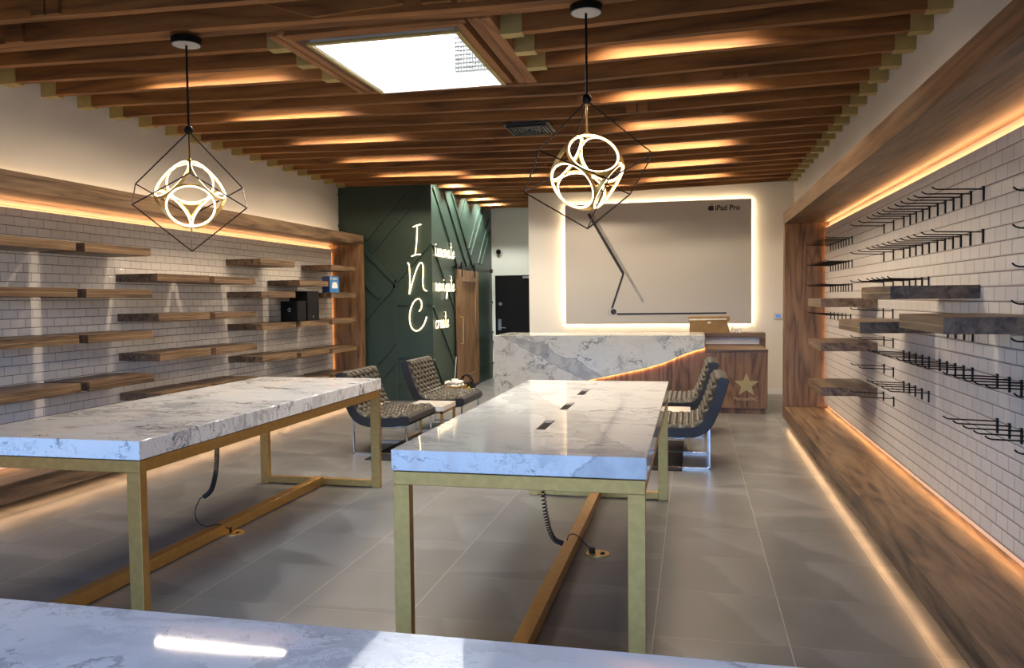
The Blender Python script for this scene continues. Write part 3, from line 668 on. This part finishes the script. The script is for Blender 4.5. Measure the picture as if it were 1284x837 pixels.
def side_table(x0, x1, y0, y1, label):
    h = .392; r = thing('side_table', label, 'side table', ((x0 + x1) / 2, (y0 + y1) / 2, 0), 'small marble side tables')
    MB().box(x0, x1, y0, y1, h - .055, h).obj('marble_top', marble_small, r, bevel=.002)
    T = .028; z = h - .055; i = .004
    MB().box(x0 + i, x1 - i, y0 + i, y0 + i + T, z - .028, z).box(x0 + i, x1 - i, y1 - i - T, y1 - i, z - .028, z).box(x0 + i, x0 + i + T, y0, y1, z - .028, z).box(x1 - i - T, x1 - i, y0 + i, y1 - i, z - .028, z).obj('apron_frame', brass, r)
    for xa in (x0 + i, x1 - i - T):
        for ya in (y0 + i, y1 - i - T): MB().box(xa, xa + T, ya, ya + T, 0, z - .028).obj('leg', brass, r)
        MB().box(xa, xa + T, y0 + i + T, y1 - i - T, 0, .022).obj('floor_rail', brass, r)
side_table(-3.22, -2.76, 8.57, 9.08, 'small marble side table between the two chairs by the green wall')
side_table(-.52, -.03, 8.44, 8.95, 'small marble side table between the two edge-on chairs')
tag(MB().box(-3.22, -.10, 7.42, 8.98, .001, .009).obj('floor_rug', rug_m, origin=(-1.66, 8.2, 0)), 'thin black rug on the floor under the lounge seating', 'rug')

# ================================================================ reception desk
YD = 11.2
rd = thing('reception_desk', 'reception desk of grey-veined marble over walnut with a gold star', 'desk', (-.9, YD, 0))
curve = [(.158, .895), (.02, .862), (-.118, .812), (-.388, .695), (-.662, .612), (-.982, .540), (-1.422, .445), (-1.80, .33), (-2.1, .19), (-2.3, 0)]
ML = -2.80
m = MB(); m.prism([(ML, YD - .07, 0)] + [(x * .994 - .005, YD - .07, z) for x, z in curve[::-1]] + [(.155, YD - .07, 1.074), (ML, YD - .07, 1.074)], (0, .07, 0))
m.obj('marble_front', marble_desk, rd, origin=(0, YD, 0), bevel=.002)
MB().box(ML, .155, YD - .001, YD + .95, 1.02, 1.0745).obj('marble_counter', marble_desk, rd, origin=(0, YD, 0), bevel=.002)
MB().box(ML, ML + .06, YD, YD + .9, 0, 1.02).obj('marble_side', marble_desk, rd, origin=(0, YD, 0))
MB().box(ML + .07, .165, YD + .004, YD + .60, .08, 1.019).box(.165, .98, YD + .004, YD + .90, .08, .835).obj('walnut_body', walnut_z, rd)
MB().box(.158, .985, YD, YD + .95, .835, .877).obj('cabinet_top', walnut_x, rd, bevel=.002)
MB().box(ML + .1, .95, YD + .04, YD + .88, 0, .08).obj('toe_kick', walnut_z, rd)
# star and lettering on the cabinet face
cx, cz, R1 = .704, .398, .170
pts = []
for i in range(10):
    a = math.pi / 2 + i * math.pi / 5; rr = R1 if i % 2 == 0 else R1 * .42; pts.append((cx + rr * math.cos(a), YD + .003, cz + rr * math.sin(a)))
MB().prism(pts, (0, -.004, 0)).obj('star_emblem', star_gold, rd)
text_mesh('lettering', 'MelroseMAC', .068, (.536, YD + .002, .188), word_gold, rd, sx=.86)
# glow strip under the marble edge
st = MB()
for (a, b) in zip(curve[:-1], curve[1:]):
    st.prism([(a[0], YD - .018, a[1] + .004), (b[0], YD - .018, b[1] + .004), (b[0], YD - .018, b[1] + .012), (a[0], YD - .018, a[1] + .012)], (0, .014, 0))
    mx, mz = (a[0] + b[0]) / 2, (a[1] + b[1]) / 2; d = Vector((b[0] - a[0], 0, b[1] - a[1])); nn = Vector((-d.z, 0, d.x)).normalized(); nn = nn if nn.z < 0 else -nn
    area_light('desk_strip_light', (mx, YD - .006, mz - .004), (nn.x, .45, nn.z), d.length, .01, 1.9 * d.length, WARM, xaxis=tuple(d))
st.obj('led_strip', strip_m, rd)
# raised shelf at the back of the desk
YH = 12.28
MB().box(-2.5, 1.042, YH, YH + .36, .988, 1.057).box(.957, 1.042, YH, YH + .36, 0, .988).box(.157, .957, YH, YH + .36, .80, .888).obj('raised_shelf', walnut_x, rd, bevel=.002)
MB().box(-2.4, .957, YH + .05, YH + .07, .888, .988).obj('shelf_back', white_plastic, rd)
# carton and bottles
bx = thing('cardboard_carton', 'brown cardboard carton with white labels standing on the desk', 'carton', (.235, YH + .03, 1.057))
m = MB(); m.prism([(-.055, YH + .02, 1.057), (.54, YH + .02, 1.057), (.50, YH + .02, 1.215), (.51, YH + .02, 1.290), (-.05, YH + .02, 1.290)], (0, .32, 0)); m.obj('box_body', kraft, bx, bevel=.004)
MB().prism([(-.068, YH + .012, 1.222), (.53, YH + .012, 1.235), (.535, YH + .012, 1.302), (-.068, YH + .012, 1.296)], (0, .335, 0)).obj('lid', kraft, bx)
MB().prism([(-.06, YH + .0105, 1.245), (.49, YH + .0105, 1.252), (.49, YH + .0105, 1.272), (-.06, YH + .0105, 1.268)], (0, .001, 0)).box(.21, .26, YH + .0105, YH + .0115, 1.196, 1.225).obj('paper_label', paper, bx)
tag(MB().cyl((.575, YH + .10, 1.057), .016, .06, 16).cyl((.575, YH + .10, 1.117), .007, .03, 12).obj('pump_bottle', white_plastic, origin=(.575, YH + .1, 1.057)), 'slim white bottle right beside the cardboard carton', 'bottle', 'white bottles by the carton')
tag(MB().cyl((.635, YH + .10, 1.057), .023, .05, 20).cyl((.635, YH + .1, 1.107), .024, .007, 20).obj('small_jar', white_plastic, origin=(.635, YH + .1, 1.057)), 'small white jar, nearer the carton of the two jars', 'jar', 'white jars by the carton')
tag(MB().cyl((.69, YH + .10, 1.057), .023, .05, 20).cyl((.69, YH + .1, 1.107), .024, .007, 20).obj('small_jar', white_plastic, origin=(.69, YH + .1, 1.057)), 'small white jar, farther from the carton of the two jars', 'jar', 'white jars by the carton')

# ================================================================ back-lit wall board
YP = 13.48
pb = thing('display_board', 'large grey wall board with glowing edges and a folded stand picture', 'wall board', (-.6, YP, 1.16))
PX0, PX1, PZ0, PZ1 = -2.118, .924, 1.157, 3.172
MB().box(PX0, PX1, YP, YP + .028, PZ0, PZ1).obj('board_face', panel_m, pb, bevel=.001)
MB().box(PX0 + .05, PX1 - .05, YP + .028, YBK, PZ0 + .05, PZ1 - .05).obj('mounting_frame', black_metal, pb)
YB_ = YP + .034
e = MB()
e.box(PX0 + .006, PX1 - .006, YB_, YB_ + .012, PZ1 - .018, PZ1 - .006).box(PX0 + .006, PX1 - .006, YB_, YB_ + .012, PZ0 + .006, PZ0 + .018).box(PX0 + .006, PX0 + .018, YB_, YB_ + .012, PZ0 + .02, PZ1 - .02).box(PX1 - .018, PX1 - .006, YB_, YB_ + .012, PZ0 + .02, PZ1 - .02)
e.obj('led_strip', strip_w, pb)
pcx, pcz, pw, ph = (PX0 + PX1) / 2, (PZ0 + PZ1) / 2, PX1 - PX0, PZ1 - PZ0
area_light('board_glow_light', (pcx, YP + .05, PZ1 - .004), (0, .6, 1), pw, .012, E_PANEL * pw, WARMW)
area_light('board_glow_light', (pcx, YP + .05, PZ0 + .004), (0, .6, -1), pw, .012, E_PANEL * pw, WARMW)
area_light('board_glow_light', (PX0 + .004, YP + .05, pcz), (-1, .6, 0), ph, .012, E_PANEL * ph, WARMW, xaxis=(0, 0, 1))
area_light('board_glow_light', (PX1 - .004, YP + .05, pcz), (1, .6, 0), ph, .012, E_PANEL * ph, WARMW, xaxis=(0, 0, 1))
def flat(pts, y, name, mat): MB().prism([(p[0], y, p[1]) for p in pts], (0, -.0012, 0)).obj(name, mat, pb)
flat([(-1.69, 3.02), (-1.650, 3.048), (-.780, 1.512), (-.816, 1.492)], YP - .0002, 'printed_tablet', print_grey)
flat([(-.815, 1.535), (-.80, 1.545), (-.787, 1.512), (-.812, 1.492)], YP - .0016, 'printed_tablet_end', print_light)
flat([(-1.735, 3.0), (-1.700, 3.035), (-1.122, 2.02), (-1.122, 1.985), (-1.155, 1.985)], YP - .0016, 'printed_stand_upper', print_dark)
flat([(-1.155, 1.995), (-1.122, 1.99), (-1.313, 1.42), (-1.348, 1.42)], YP - .0016, 'printed_stand_lower', print_dark)
flat([(-1.263, 1.338), (.500, 1.340), (.53, 1.346), (.53, 1.318), (-1.24, 1.306)], YP - .0016, 'printed_stand_base', print_dark)
flat([(-1.305 + .048 * math.cos(i * math.pi / 12), 1.362 + .048 * math.sin(i * math.pi / 12)) for i in range(24)], YP - .003, 'printed_hinge', print_dark)
MB().tube([(-1.335 + .055 * math.cos(a * .2), YP - .002, 1.355 + .058 * math.sin(a * .2)) for a in range(6, 24)], .002, 6).obj('printed_cable', print_dark, pb)
tt = text_mesh('lettering', 'iPad Pro', .118, (.352, YP - .0005, 2.999), print_dark, pb, sx=.98, bold=.003)
# fruit emblem: body outline with a bite and a leaf
ex, ez, s = .2905, 3.038, .050
body = []
for i in range(64):
    a = math.pi / 2 + 2 * math.pi * i / 64; x = math.cos(a); z_ = math.sin(a)
    rr = .96 + .04 * math.cos(2 * a) - (.20 * math.exp(-((a - math.pi / 2) % (2 * math.pi)) ** 2 / .06) + .20 * math.exp(-((2 * math.pi - (a - math.pi / 2)) % (2 * math.pi)) ** 2 / .06)) * .8 - .10 * math.exp(-((a - 3 * math.pi / 2)) ** 2 / .05)
    px, pz = x * rr, z_ * rr * .95
    dx, dz = px - 1.12, pz - .12
    if dx * dx + dz * dz < .42 ** 2:
        L = math.hypot(dx, dz); px, pz = 1.12 + dx / L * .42, .12 + dz / L * .42
    body.append((ex + px * s, ez + pz * s))
flat(body, YP - .0002, 'fruit_emblem', print_dark)
flat([(ex + .0, ez + .052), (ex + .002, ez + .066), (ex + .012, ez + .078), (ex + .022, ez + .082), (ex + .021, ez + .068), (ex + .012, ez + .056)], YP - .0002, 'emblem_leaf', print_dark)

# thermostat, camera dome
t_ = thing('thermostat', 'small white thermostat with blue screen on the back wall', 'thermostat', (1.35, YBK, 1.27))
MB().box(1.285, 1.41, YBK - .022, YBK, 1.225, 1.318).obj('case', grey_metal, t_, bevel=.006)
MB().box(1.293, 1.402, YBK - .0232, YBK - .0215, 1.233, 1.310).obj('face_plate', white_plastic, t_)
MB().box(1.308, 1.387, YBK - .0245, YBK - .0230, 1.247, 1.298).obj('screen', screen_m, t_)
t_ = thing('security_camera', 'black dome camera on white base high on the corridor wall', 'camera', (-3.82, YCE, 2.55))
MB().tube([(-3.81, YCE - .03, 2.54), (-3.81, YCE, 2.54)], .07, 24).obj('base', white_plastic, t_)
MB().sphere((-3.82, YCE - .055, 2.55), .05).obj('dome', black_plastic, t_, smooth=True)

# ================================================================ sliding barn door
XD = XG + .03
bd_ = thing('sliding_barn_door', 'walnut sliding barn door with long brass handle on the green wall', 'door', (XD, 13.75, 0))
y0, y1, z0, z1 = 13.09, 14.42, .05, 2.11
MB().box(XD, XD + .02, y0 + .16, y1 - .16, z0 + .16, z1 - .16).obj('center_panel', walnut_z, bd_)
m = MB().box(XD - .005, XD + .042, y0, y0 + .20, z0, z1).box(XD - .005, XD + .042, y1 - .20, y1, z0, z1).box(XD - .005, XD + .042, y0 + .20, y1 - .20, z0, z0 + .22).box(XD - .005, XD + .042, y0 + .20, y1 - .20, z1 - .20, z1)
m.obj('door_frame', walnut_z, bd_, bevel=.003)
MB().tube([(XD + .042, y0 + .12, 1.30), (XD + .09, y0 + .12, 1.30), (XD + .09, y0 + .12, .835), (XD + .042, y0 + .12, .835)], .009, 6).obj('handle', gold, bd_)
for y in (y0 + .25, y1 - .25):
    m = MB().box(XD + .042, XD + .05, y - .03, y + .03, z1 - .12, z1 + .07); m.tube([(XD + .03, y, z1 + .095), (XD + .055, y, z1 + .095)], .055, 20); m.obj('roller', black_metal, bd_)
rl = thing('door_rail', 'black steel rail above the sliding barn door', 'rail', (XD, 14.1, 2.16))
MB().box(XD + .025, XD + .033, 12.98, 15.45, 2.125, 2.175).obj('bar', black_metal, rl)
m = MB()
for y in (13.0, 13.8, 14.6, 15.35): m.tube([(XG, y, 2.15), (XD + .03, y, 2.15)], .014, 10)
m.box(XD + .02, XD + .06, 15.38, 15.46, 2.12, 2.19).box(XD + .02, XD + .06, 12.98, 13.03, 2.12, 2.19)
m.obj('wall_standoff', black_metal, rl)

# ================================================================ neon signs
def smooth2(P, n=8):
    P = [Vector(p) for p in P]; out = []
    for i in range(len(P) - 1):
        p0 = P[max(i - 1, 0)]; p1 = P[i]; p2 = P[i + 1]; p3 = P[min(i + 2, len(P) - 1)]
        for j in range(n):
            t = j / n; out.append(.5 * ((2 * p1) + (p2 - p0) * t + (2 * p0 - 5 * p1 + 4 * p2 - p3) * t * t + (3 * p1 - p0 - 3 * p2 + p3) * t ** 3))
    out.append(P[-1]); return out
yn = YG - .035
def letter(label, strokes):
    xs = [p[0] for s in strokes for p in s]; zs = [p[1] for s in strokes for p in s]
    r = thing('neon_letter', label, 'neon sign', (sum(xs) / len(xs), YG, min(zs)), 'neon capital letters')
    m = MB()
    for s in strokes: m.tube(smooth2([(x, yn, z) for x, z in s]), .0085, 8)
    m.obj('glowing_tube', neon_m, r, smooth=True)
    m = MB()
    for s in strokes:
        for p in (s[0], s[-1]): m.tube([(p[0], YG, p[1]), (p[0], yn, p[1])], .004, 6)
    m.obj('standoff', white_plastic, r)
letter('glowing warm neon letter I, uppermost of the three on the green wall', [[(-4.272, 2.738), (-4.205, 2.764), (-4.140, 2.775)], [(-4.203, 2.765), (-4.215, 2.53), (-4.243, 2.30)], [(-4.305, 2.282), (-4.235, 2.305), (-4.150, 2.309)]])
letter('glowing warm neon letter N, middle of the three on the green wall', [[(-4.372, 2.185), (-4.350, 2.15), (-4.338, 2.0), (-4.340, 1.82), (-4.352, 1.69)], [(-4.348, 1.70), (-4.31, 1.83), (-4.24, 2.04), (-4.185, 2.155), (-4.145, 2.18), (-4.118, 2.13), (-4.118, 2.0), (-4.125, 1.87), (-4.11, 1.77), (-4.06, 1.735)]])
letter('glowing warm neon letter C, lowest of the three on the green wall', [[(-4.196, 1.418), (-4.158, 1.47), (-4.150, 1.54), (-4.172, 1.60), (-4.215, 1.617), (-4.285, 1.56), (-4.340, 1.43), (-4.352, 1.29), (-4.325, 1.17), (-4.256, 1.113), (-4.18, 1.14), (-4.115, 1.22), (-4.071, 1.333)]])
GL = {
 'i': ([[(.15, .1), (.35, 1), (.35, .25), (.5, 0), (.85, .25)]], [(.38, 1.45)]),
 'n': ([[(.05, .95), (.18, .9), (.16, 0), (.2, .55), (.45, .98), (.62, .85), (.6, .2), (.75, 0), (1, .25)]], []),
 'o': ([[(.55, 1), (.2, .75), (.15, .3), (.4, 0), (.72, .25), (.75, .7), (.55, 1), (.8, .85), (1, .9)]], []),
 'v': ([[(0, .8), (.15, .95), (.35, .05), (.5, .25), (.72, .9), (1, .8)]], []),
 'a': ([[(.72, .85), (.45, 1), (.15, .6), (.2, .1), (.45, 0), (.7, .5), (.75, 1), (.72, .3), (.85, 0), (1, .25)]], []),
 't': ([[(.5, 2.05), (.48, 1.0), (.48, .25), (.65, 0), (.95, .2)], [(.1, 1.42), (.9, 1.5)]], []),
 'e': ([[(.1, .4), (.6, .55), (.72, .85), (.48, 1), (.2, .7), (.18, .2), (.45, 0), (.95, .35)]], []),
 'g': ([[(.7, .85), (.45, 1), (.15, .6), (.2, .1), (.45, 0), (.7, .5), (.75, 1), (.72, -.4), (.5, -1.0), (.25, -.8), (.45, -.3), (1, .2)]], []),
 'r': ([[(.1, .9), (.25, .95), (.22, 0), (.25, .5), (.55, 1), (.8, .85), (1, .9)]], []),
 'c': ([[(.8, .8), (.55, 1), (.2, .7), (.18, .2), (.45, 0), (.95, .3)]], [])}
def word(label, text, ya, yb, zb, xh):
    r = thing('neon_word', label, 'neon sign', (XG, ya, zb), 'neon cursive words'); m = MB(); so = MB(); k = len(text); wd = (yb - ya) / k; xx = XG + .035
    for i, ch_ in enumerate(text):
        S, dots = GL[ch_]
        for s in S: m.tube(smooth2([(xx, ya + (i + u) * wd, zb + v * xh) for u, v in s], 5), .0038, 6)
        for (u, v) in dots: m.sphere((xx, ya + (i + u) * wd, zb + v * xh), .009, 8, 6)
        if i % 2 == 0: u, v = S[0][0]; so.tube([(XG, ya + (i + u) * wd, zb + v * xh), (xx, ya + (i + u) * wd, zb + v * xh)], .004, 6)
    m.obj('glowing_tube', neon_m, r, smooth=True); so.obj('standoff', white_plastic, r)
word('glowing cursive neon word innovate, uppermost on the side wall', 'innovate', 11.97, 13.04, 2.285, .125)
word('glowing cursive neon word navigate, middle of the side wall', 'navigate', 11.97, 13.02, 1.735, .125)
word('glowing cursive neon word create, lowest on the side wall', 'create', 11.95, 12.66, 1.145, .125)

# ================================================================ pendant lamps
def pendant(label, px, py, zc, zball, zsp, ztop, zbot, az0, R=.40):
    r = thing('pendant_lamp', label, 'pendant lamp', (px, py, zc), 'caged ring pendant lamps')
    MB().cyl((px, py, zc), .098, .045, 40).obj('canopy', black_metal, r, bevel=.003)
    MB().cyl((px, py, zc - .003), .088, .003, 40).obj('canopy_face', white_face, r)
    MB().tube([(px, py, zc), (px, py, zball)], .0075, 10).obj('rod', black_metal, r)
    MB().sphere((px, py, zball), .031).obj('ball_joint', black_metal, r, smooth=True)
    MB().tube([(px, py, zball), (px, py, zsp + .225)], .0065, 10).sphere((px, py, zsp + .225), .018, 12, 8).obj('lower_rod', gold, r, smooth=True)
    zu, zl = zsp + .085, zsp - .10
    top = Vector((px, py, zball - .01)); bot = Vector((px, py, zbot))
    U = [Vector((px + R * math.cos(az0 + i * 2.0944), py + R * math.sin(az0 + i * 2.0944), zu)) for i in range(3)]
    Lo = [Vector((px + R * math.cos(az0 + math.pi / 3 + i * 2.0944), py + R * math.sin(az0 + math.pi / 3 + i * 2.0944), zl)) for i in range(3)]
    for i in range(3):
        for a, b in ((top, U[i]), (bot, Lo[i]), (U[i], Lo[i]), (U[i], Lo[i - 1])): MB().tube([a, b], .0046, 6).obj('cage_bar', bronze_metal, r)
    RS_, c45 = .217, math.cos(math.pi / 4)
    for up in (1, -1):
        for i in range(3):
            az = az0 + i * 2.0944 + (math.pi / 3 if up > 0 else 0); el = math.radians(35.26) * up
            ax = Vector((math.cos(el) * math.cos(az), math.cos(el) * math.sin(az), math.sin(el))); a = ax.orthogonal().normalized(); b = ax.cross(a); c = Vector((px, py, zsp))
            N = 56
            ring = [c + ax * (RS_ * c45) + (a * math.cos(2 * math.pi * q / N) + b * math.sin(2 * math.pi * q / N)) * (RS_ * c45) for q in range(N)]
            # flat gold band carrying the glowing tube on its inner side
            m = MB(); k = len(m.v)
            for q in range(N):
                d = (a * math.cos(2 * math.pi * q / N) + b * math.sin(2 * math.pi * q / N))
                for (rr, hh) in ((.006, -.011), (.006, .011), (.001, .011), (.001, -.011)): m.v.append(tuple(c + ax * (RS_ * c45 + hh) + d * (RS_ * c45 + rr)))
            for q in range(N):
                q2 = (q + 1) % N
                for j in range(4): m.f.append((q * 4 + j, q * 4 + (j + 1) % 4, q2 * 4 + (j + 1) % 4, q2 * 4 + j))
            rg = m.obj('ring_band', gold, r)
            g = MB(); g.tube([c + ax * (RS_ * c45 + .005) + (p - c - ax * (RS_ * c45)) * ((RS_ * c45 - .004) / (RS_ * c45)) for p in ring], .0062, 8, closed=True); g.obj('glow_tube', ring_m, rg, smooth=True)
cdir = lambda x, y: math.atan2(y, x)
az = cdir(-3.30, 4.80)
pendant('caged ring pendant lamp nearer the shelf wall', -3.30, 4.80, 3.318, 2.755, 2.325, 0, 1.945, az + math.pi)
az = cdir(-.625, 4.86)          # azimuth away from the camera
pendant('caged ring pendant lamp over the middle table', -.625, 4.86, 3.312, 2.80, 2.36, 0, 2.02, az - math.pi / 2 - math.radians(12.9))

# ================================================================ small boxes on the shelf wall
b1 = thing('speaker_box', 'small black cube box with a ring mark on the shelf wall', 'speaker', (-5.15, 9.7, 1.335))
MB().box(-5.292, -5.045, 9.56, 9.80, 1.333, 1.602).obj('case', black_plastic, b1, bevel=.008)
m = MB(); m.tube([(-5.163 + .021 * math.cos(a * .42), 9.559, 1.487 + .021 * math.sin(a * .42)) for a in range(1, 14)] + [(-5.158, 9.559, 1.487)], .0028, 6); m.obj('ring_mark', print_light, b1)
b2 = thing('computer_tower', 'taller black box behind the small cube on the shelf wall', 'computer', (-5.2, 10.0, 1.335))
MB().box(-5.33, -5.06, 9.87, 10.21, 1.333, 1.735).obj('case', black_plastic, b2, bevel=.004)
text_mesh('number_mark', '4', .05, (-5.0585, 10.02, 1.37), print_light, b2, rot=(math.pi / 2, 0, math.pi / 2))
b3 = thing('product_box', 'small blue product box on the walnut shelf by the end post', 'box', (-5.1, 10.7, 1.72))
MB().box(-5.18, -5.06, 10.56, 10.86, 1.72, 1.953).obj('carton', blue_card, b3, bevel=.001)
MB().box(-5.178, -5.062, 10.558, 10.56, 1.722, 1.951).obj('side_print', blue_dark, b3)
m = MB(); m.box(-5.06, -5.0585, 10.63, 10.80, 1.78, 1.85); m.prism([(-5.06, 10.62, 1.80), (-5.06, 10.66, 1.87), (-5.06, 10.78, 1.87), (-5.06, 10.82, 1.80), (-5.06, 10.80, 1.78), (-5.06, 10.64, 1.78)], (.0012, 0, 0)); m.obj('device_picture', white_plastic, b3)
MB().box(-5.06, -5.0588, 10.66, 10.80, 1.905, 1.928).box(-5.06, -5.0588, 10.58, 10.615, 1.90, 1.94).obj('title_print', print_light, b3)

# floor clutter by the sliding door
cb = thing('open_carton', 'open cardboard box with crumpled paper near the sliding door', 'carton', (-4.0 + .2, 12.9, 0))
MB().box(-3.93, -3.60, 12.1, 12.5, .0, .01).box(-3.93, -3.60, 12.1, 12.11, 0, .22).box(-3.93, -3.60, 12.49, 12.50, 0, .22).box(-3.93, -3.92, 12.1, 12.5, 0, .22).box(-3.61, -3.60, 12.1, 12.5, 0, .22).obj('box_walls', kraft, cb)
m = MB()
random.seed(5)
for i in range(9):
    c_ = Vector((random.uniform(-3.87, -3.66), random.uniform(12.17, 12.42), random.uniform(.19, .29))); n_ = len(m.v); m.sphere(c_, .06, 7, 5, .6)
    for q in range(n_, len(m.v)): m.v[q] = tuple(Vector(m.v[q]) + Vector((random.uniform(-.02, .02), random.uniform(-.02, .02), random.uniform(-.015, .02))))
m.obj('crumpled_paper', paper, cb)
tb = thing('tool_bag', 'black tool bag with yellow trim on the floor by the sliding door', 'bag', (-3.76, 13.1, 0))
bx0, by0 = -3.89, 12.95
m = MB(); m.prism([(bx0, by0, 0), (bx0 + .26, by0, 0), (bx0 + .25, by0, .13), (bx0 + .19, by0, .19), (bx0 + .05, by0, .18), (bx0, by0, .12)], (0, .22, 0)); m.obj('bag_body', black_plastic, tb, bevel=.02)
m = MB()
for dy in (.06, .16): m.tube(smooth2([(bx0 + .03, by0 + dy, .16), (bx0 + .05, by0 + dy, .27), (bx0 + .12, by0 + dy, .31), (bx0 + .19, by0 + dy, .26), (bx0 + .23, by0 + dy, .14)]), .010, 8)
m.obj('bag_handle', black_plastic, tb, smooth=True)
m = MB(); m.prism([(bx0 + .07, by0 - .002, .05), (bx0 + .12, by0 - .002, .13), (bx0 + .15, by0 - .002, .08), (bx0 + .19, by0 - .002, .14), (bx0 + .24, by0 - .002, .07), (bx0 + .19, by0 - .002, .02), (bx0 + .10, by0 - .002, .02)], (0, -.008, 0)); m.obj('yellow_trim', yellow_m, tb)
tag(MB().tube([(-3.90, 12.72, .02), (-3.945, 13.05, .62)], .006, 8).obj('thin_rod', print_light, origin=(-3.9, 12.72, 0)), 'pale thin rod leaning on the green wall beside the sliding door', 'rod')
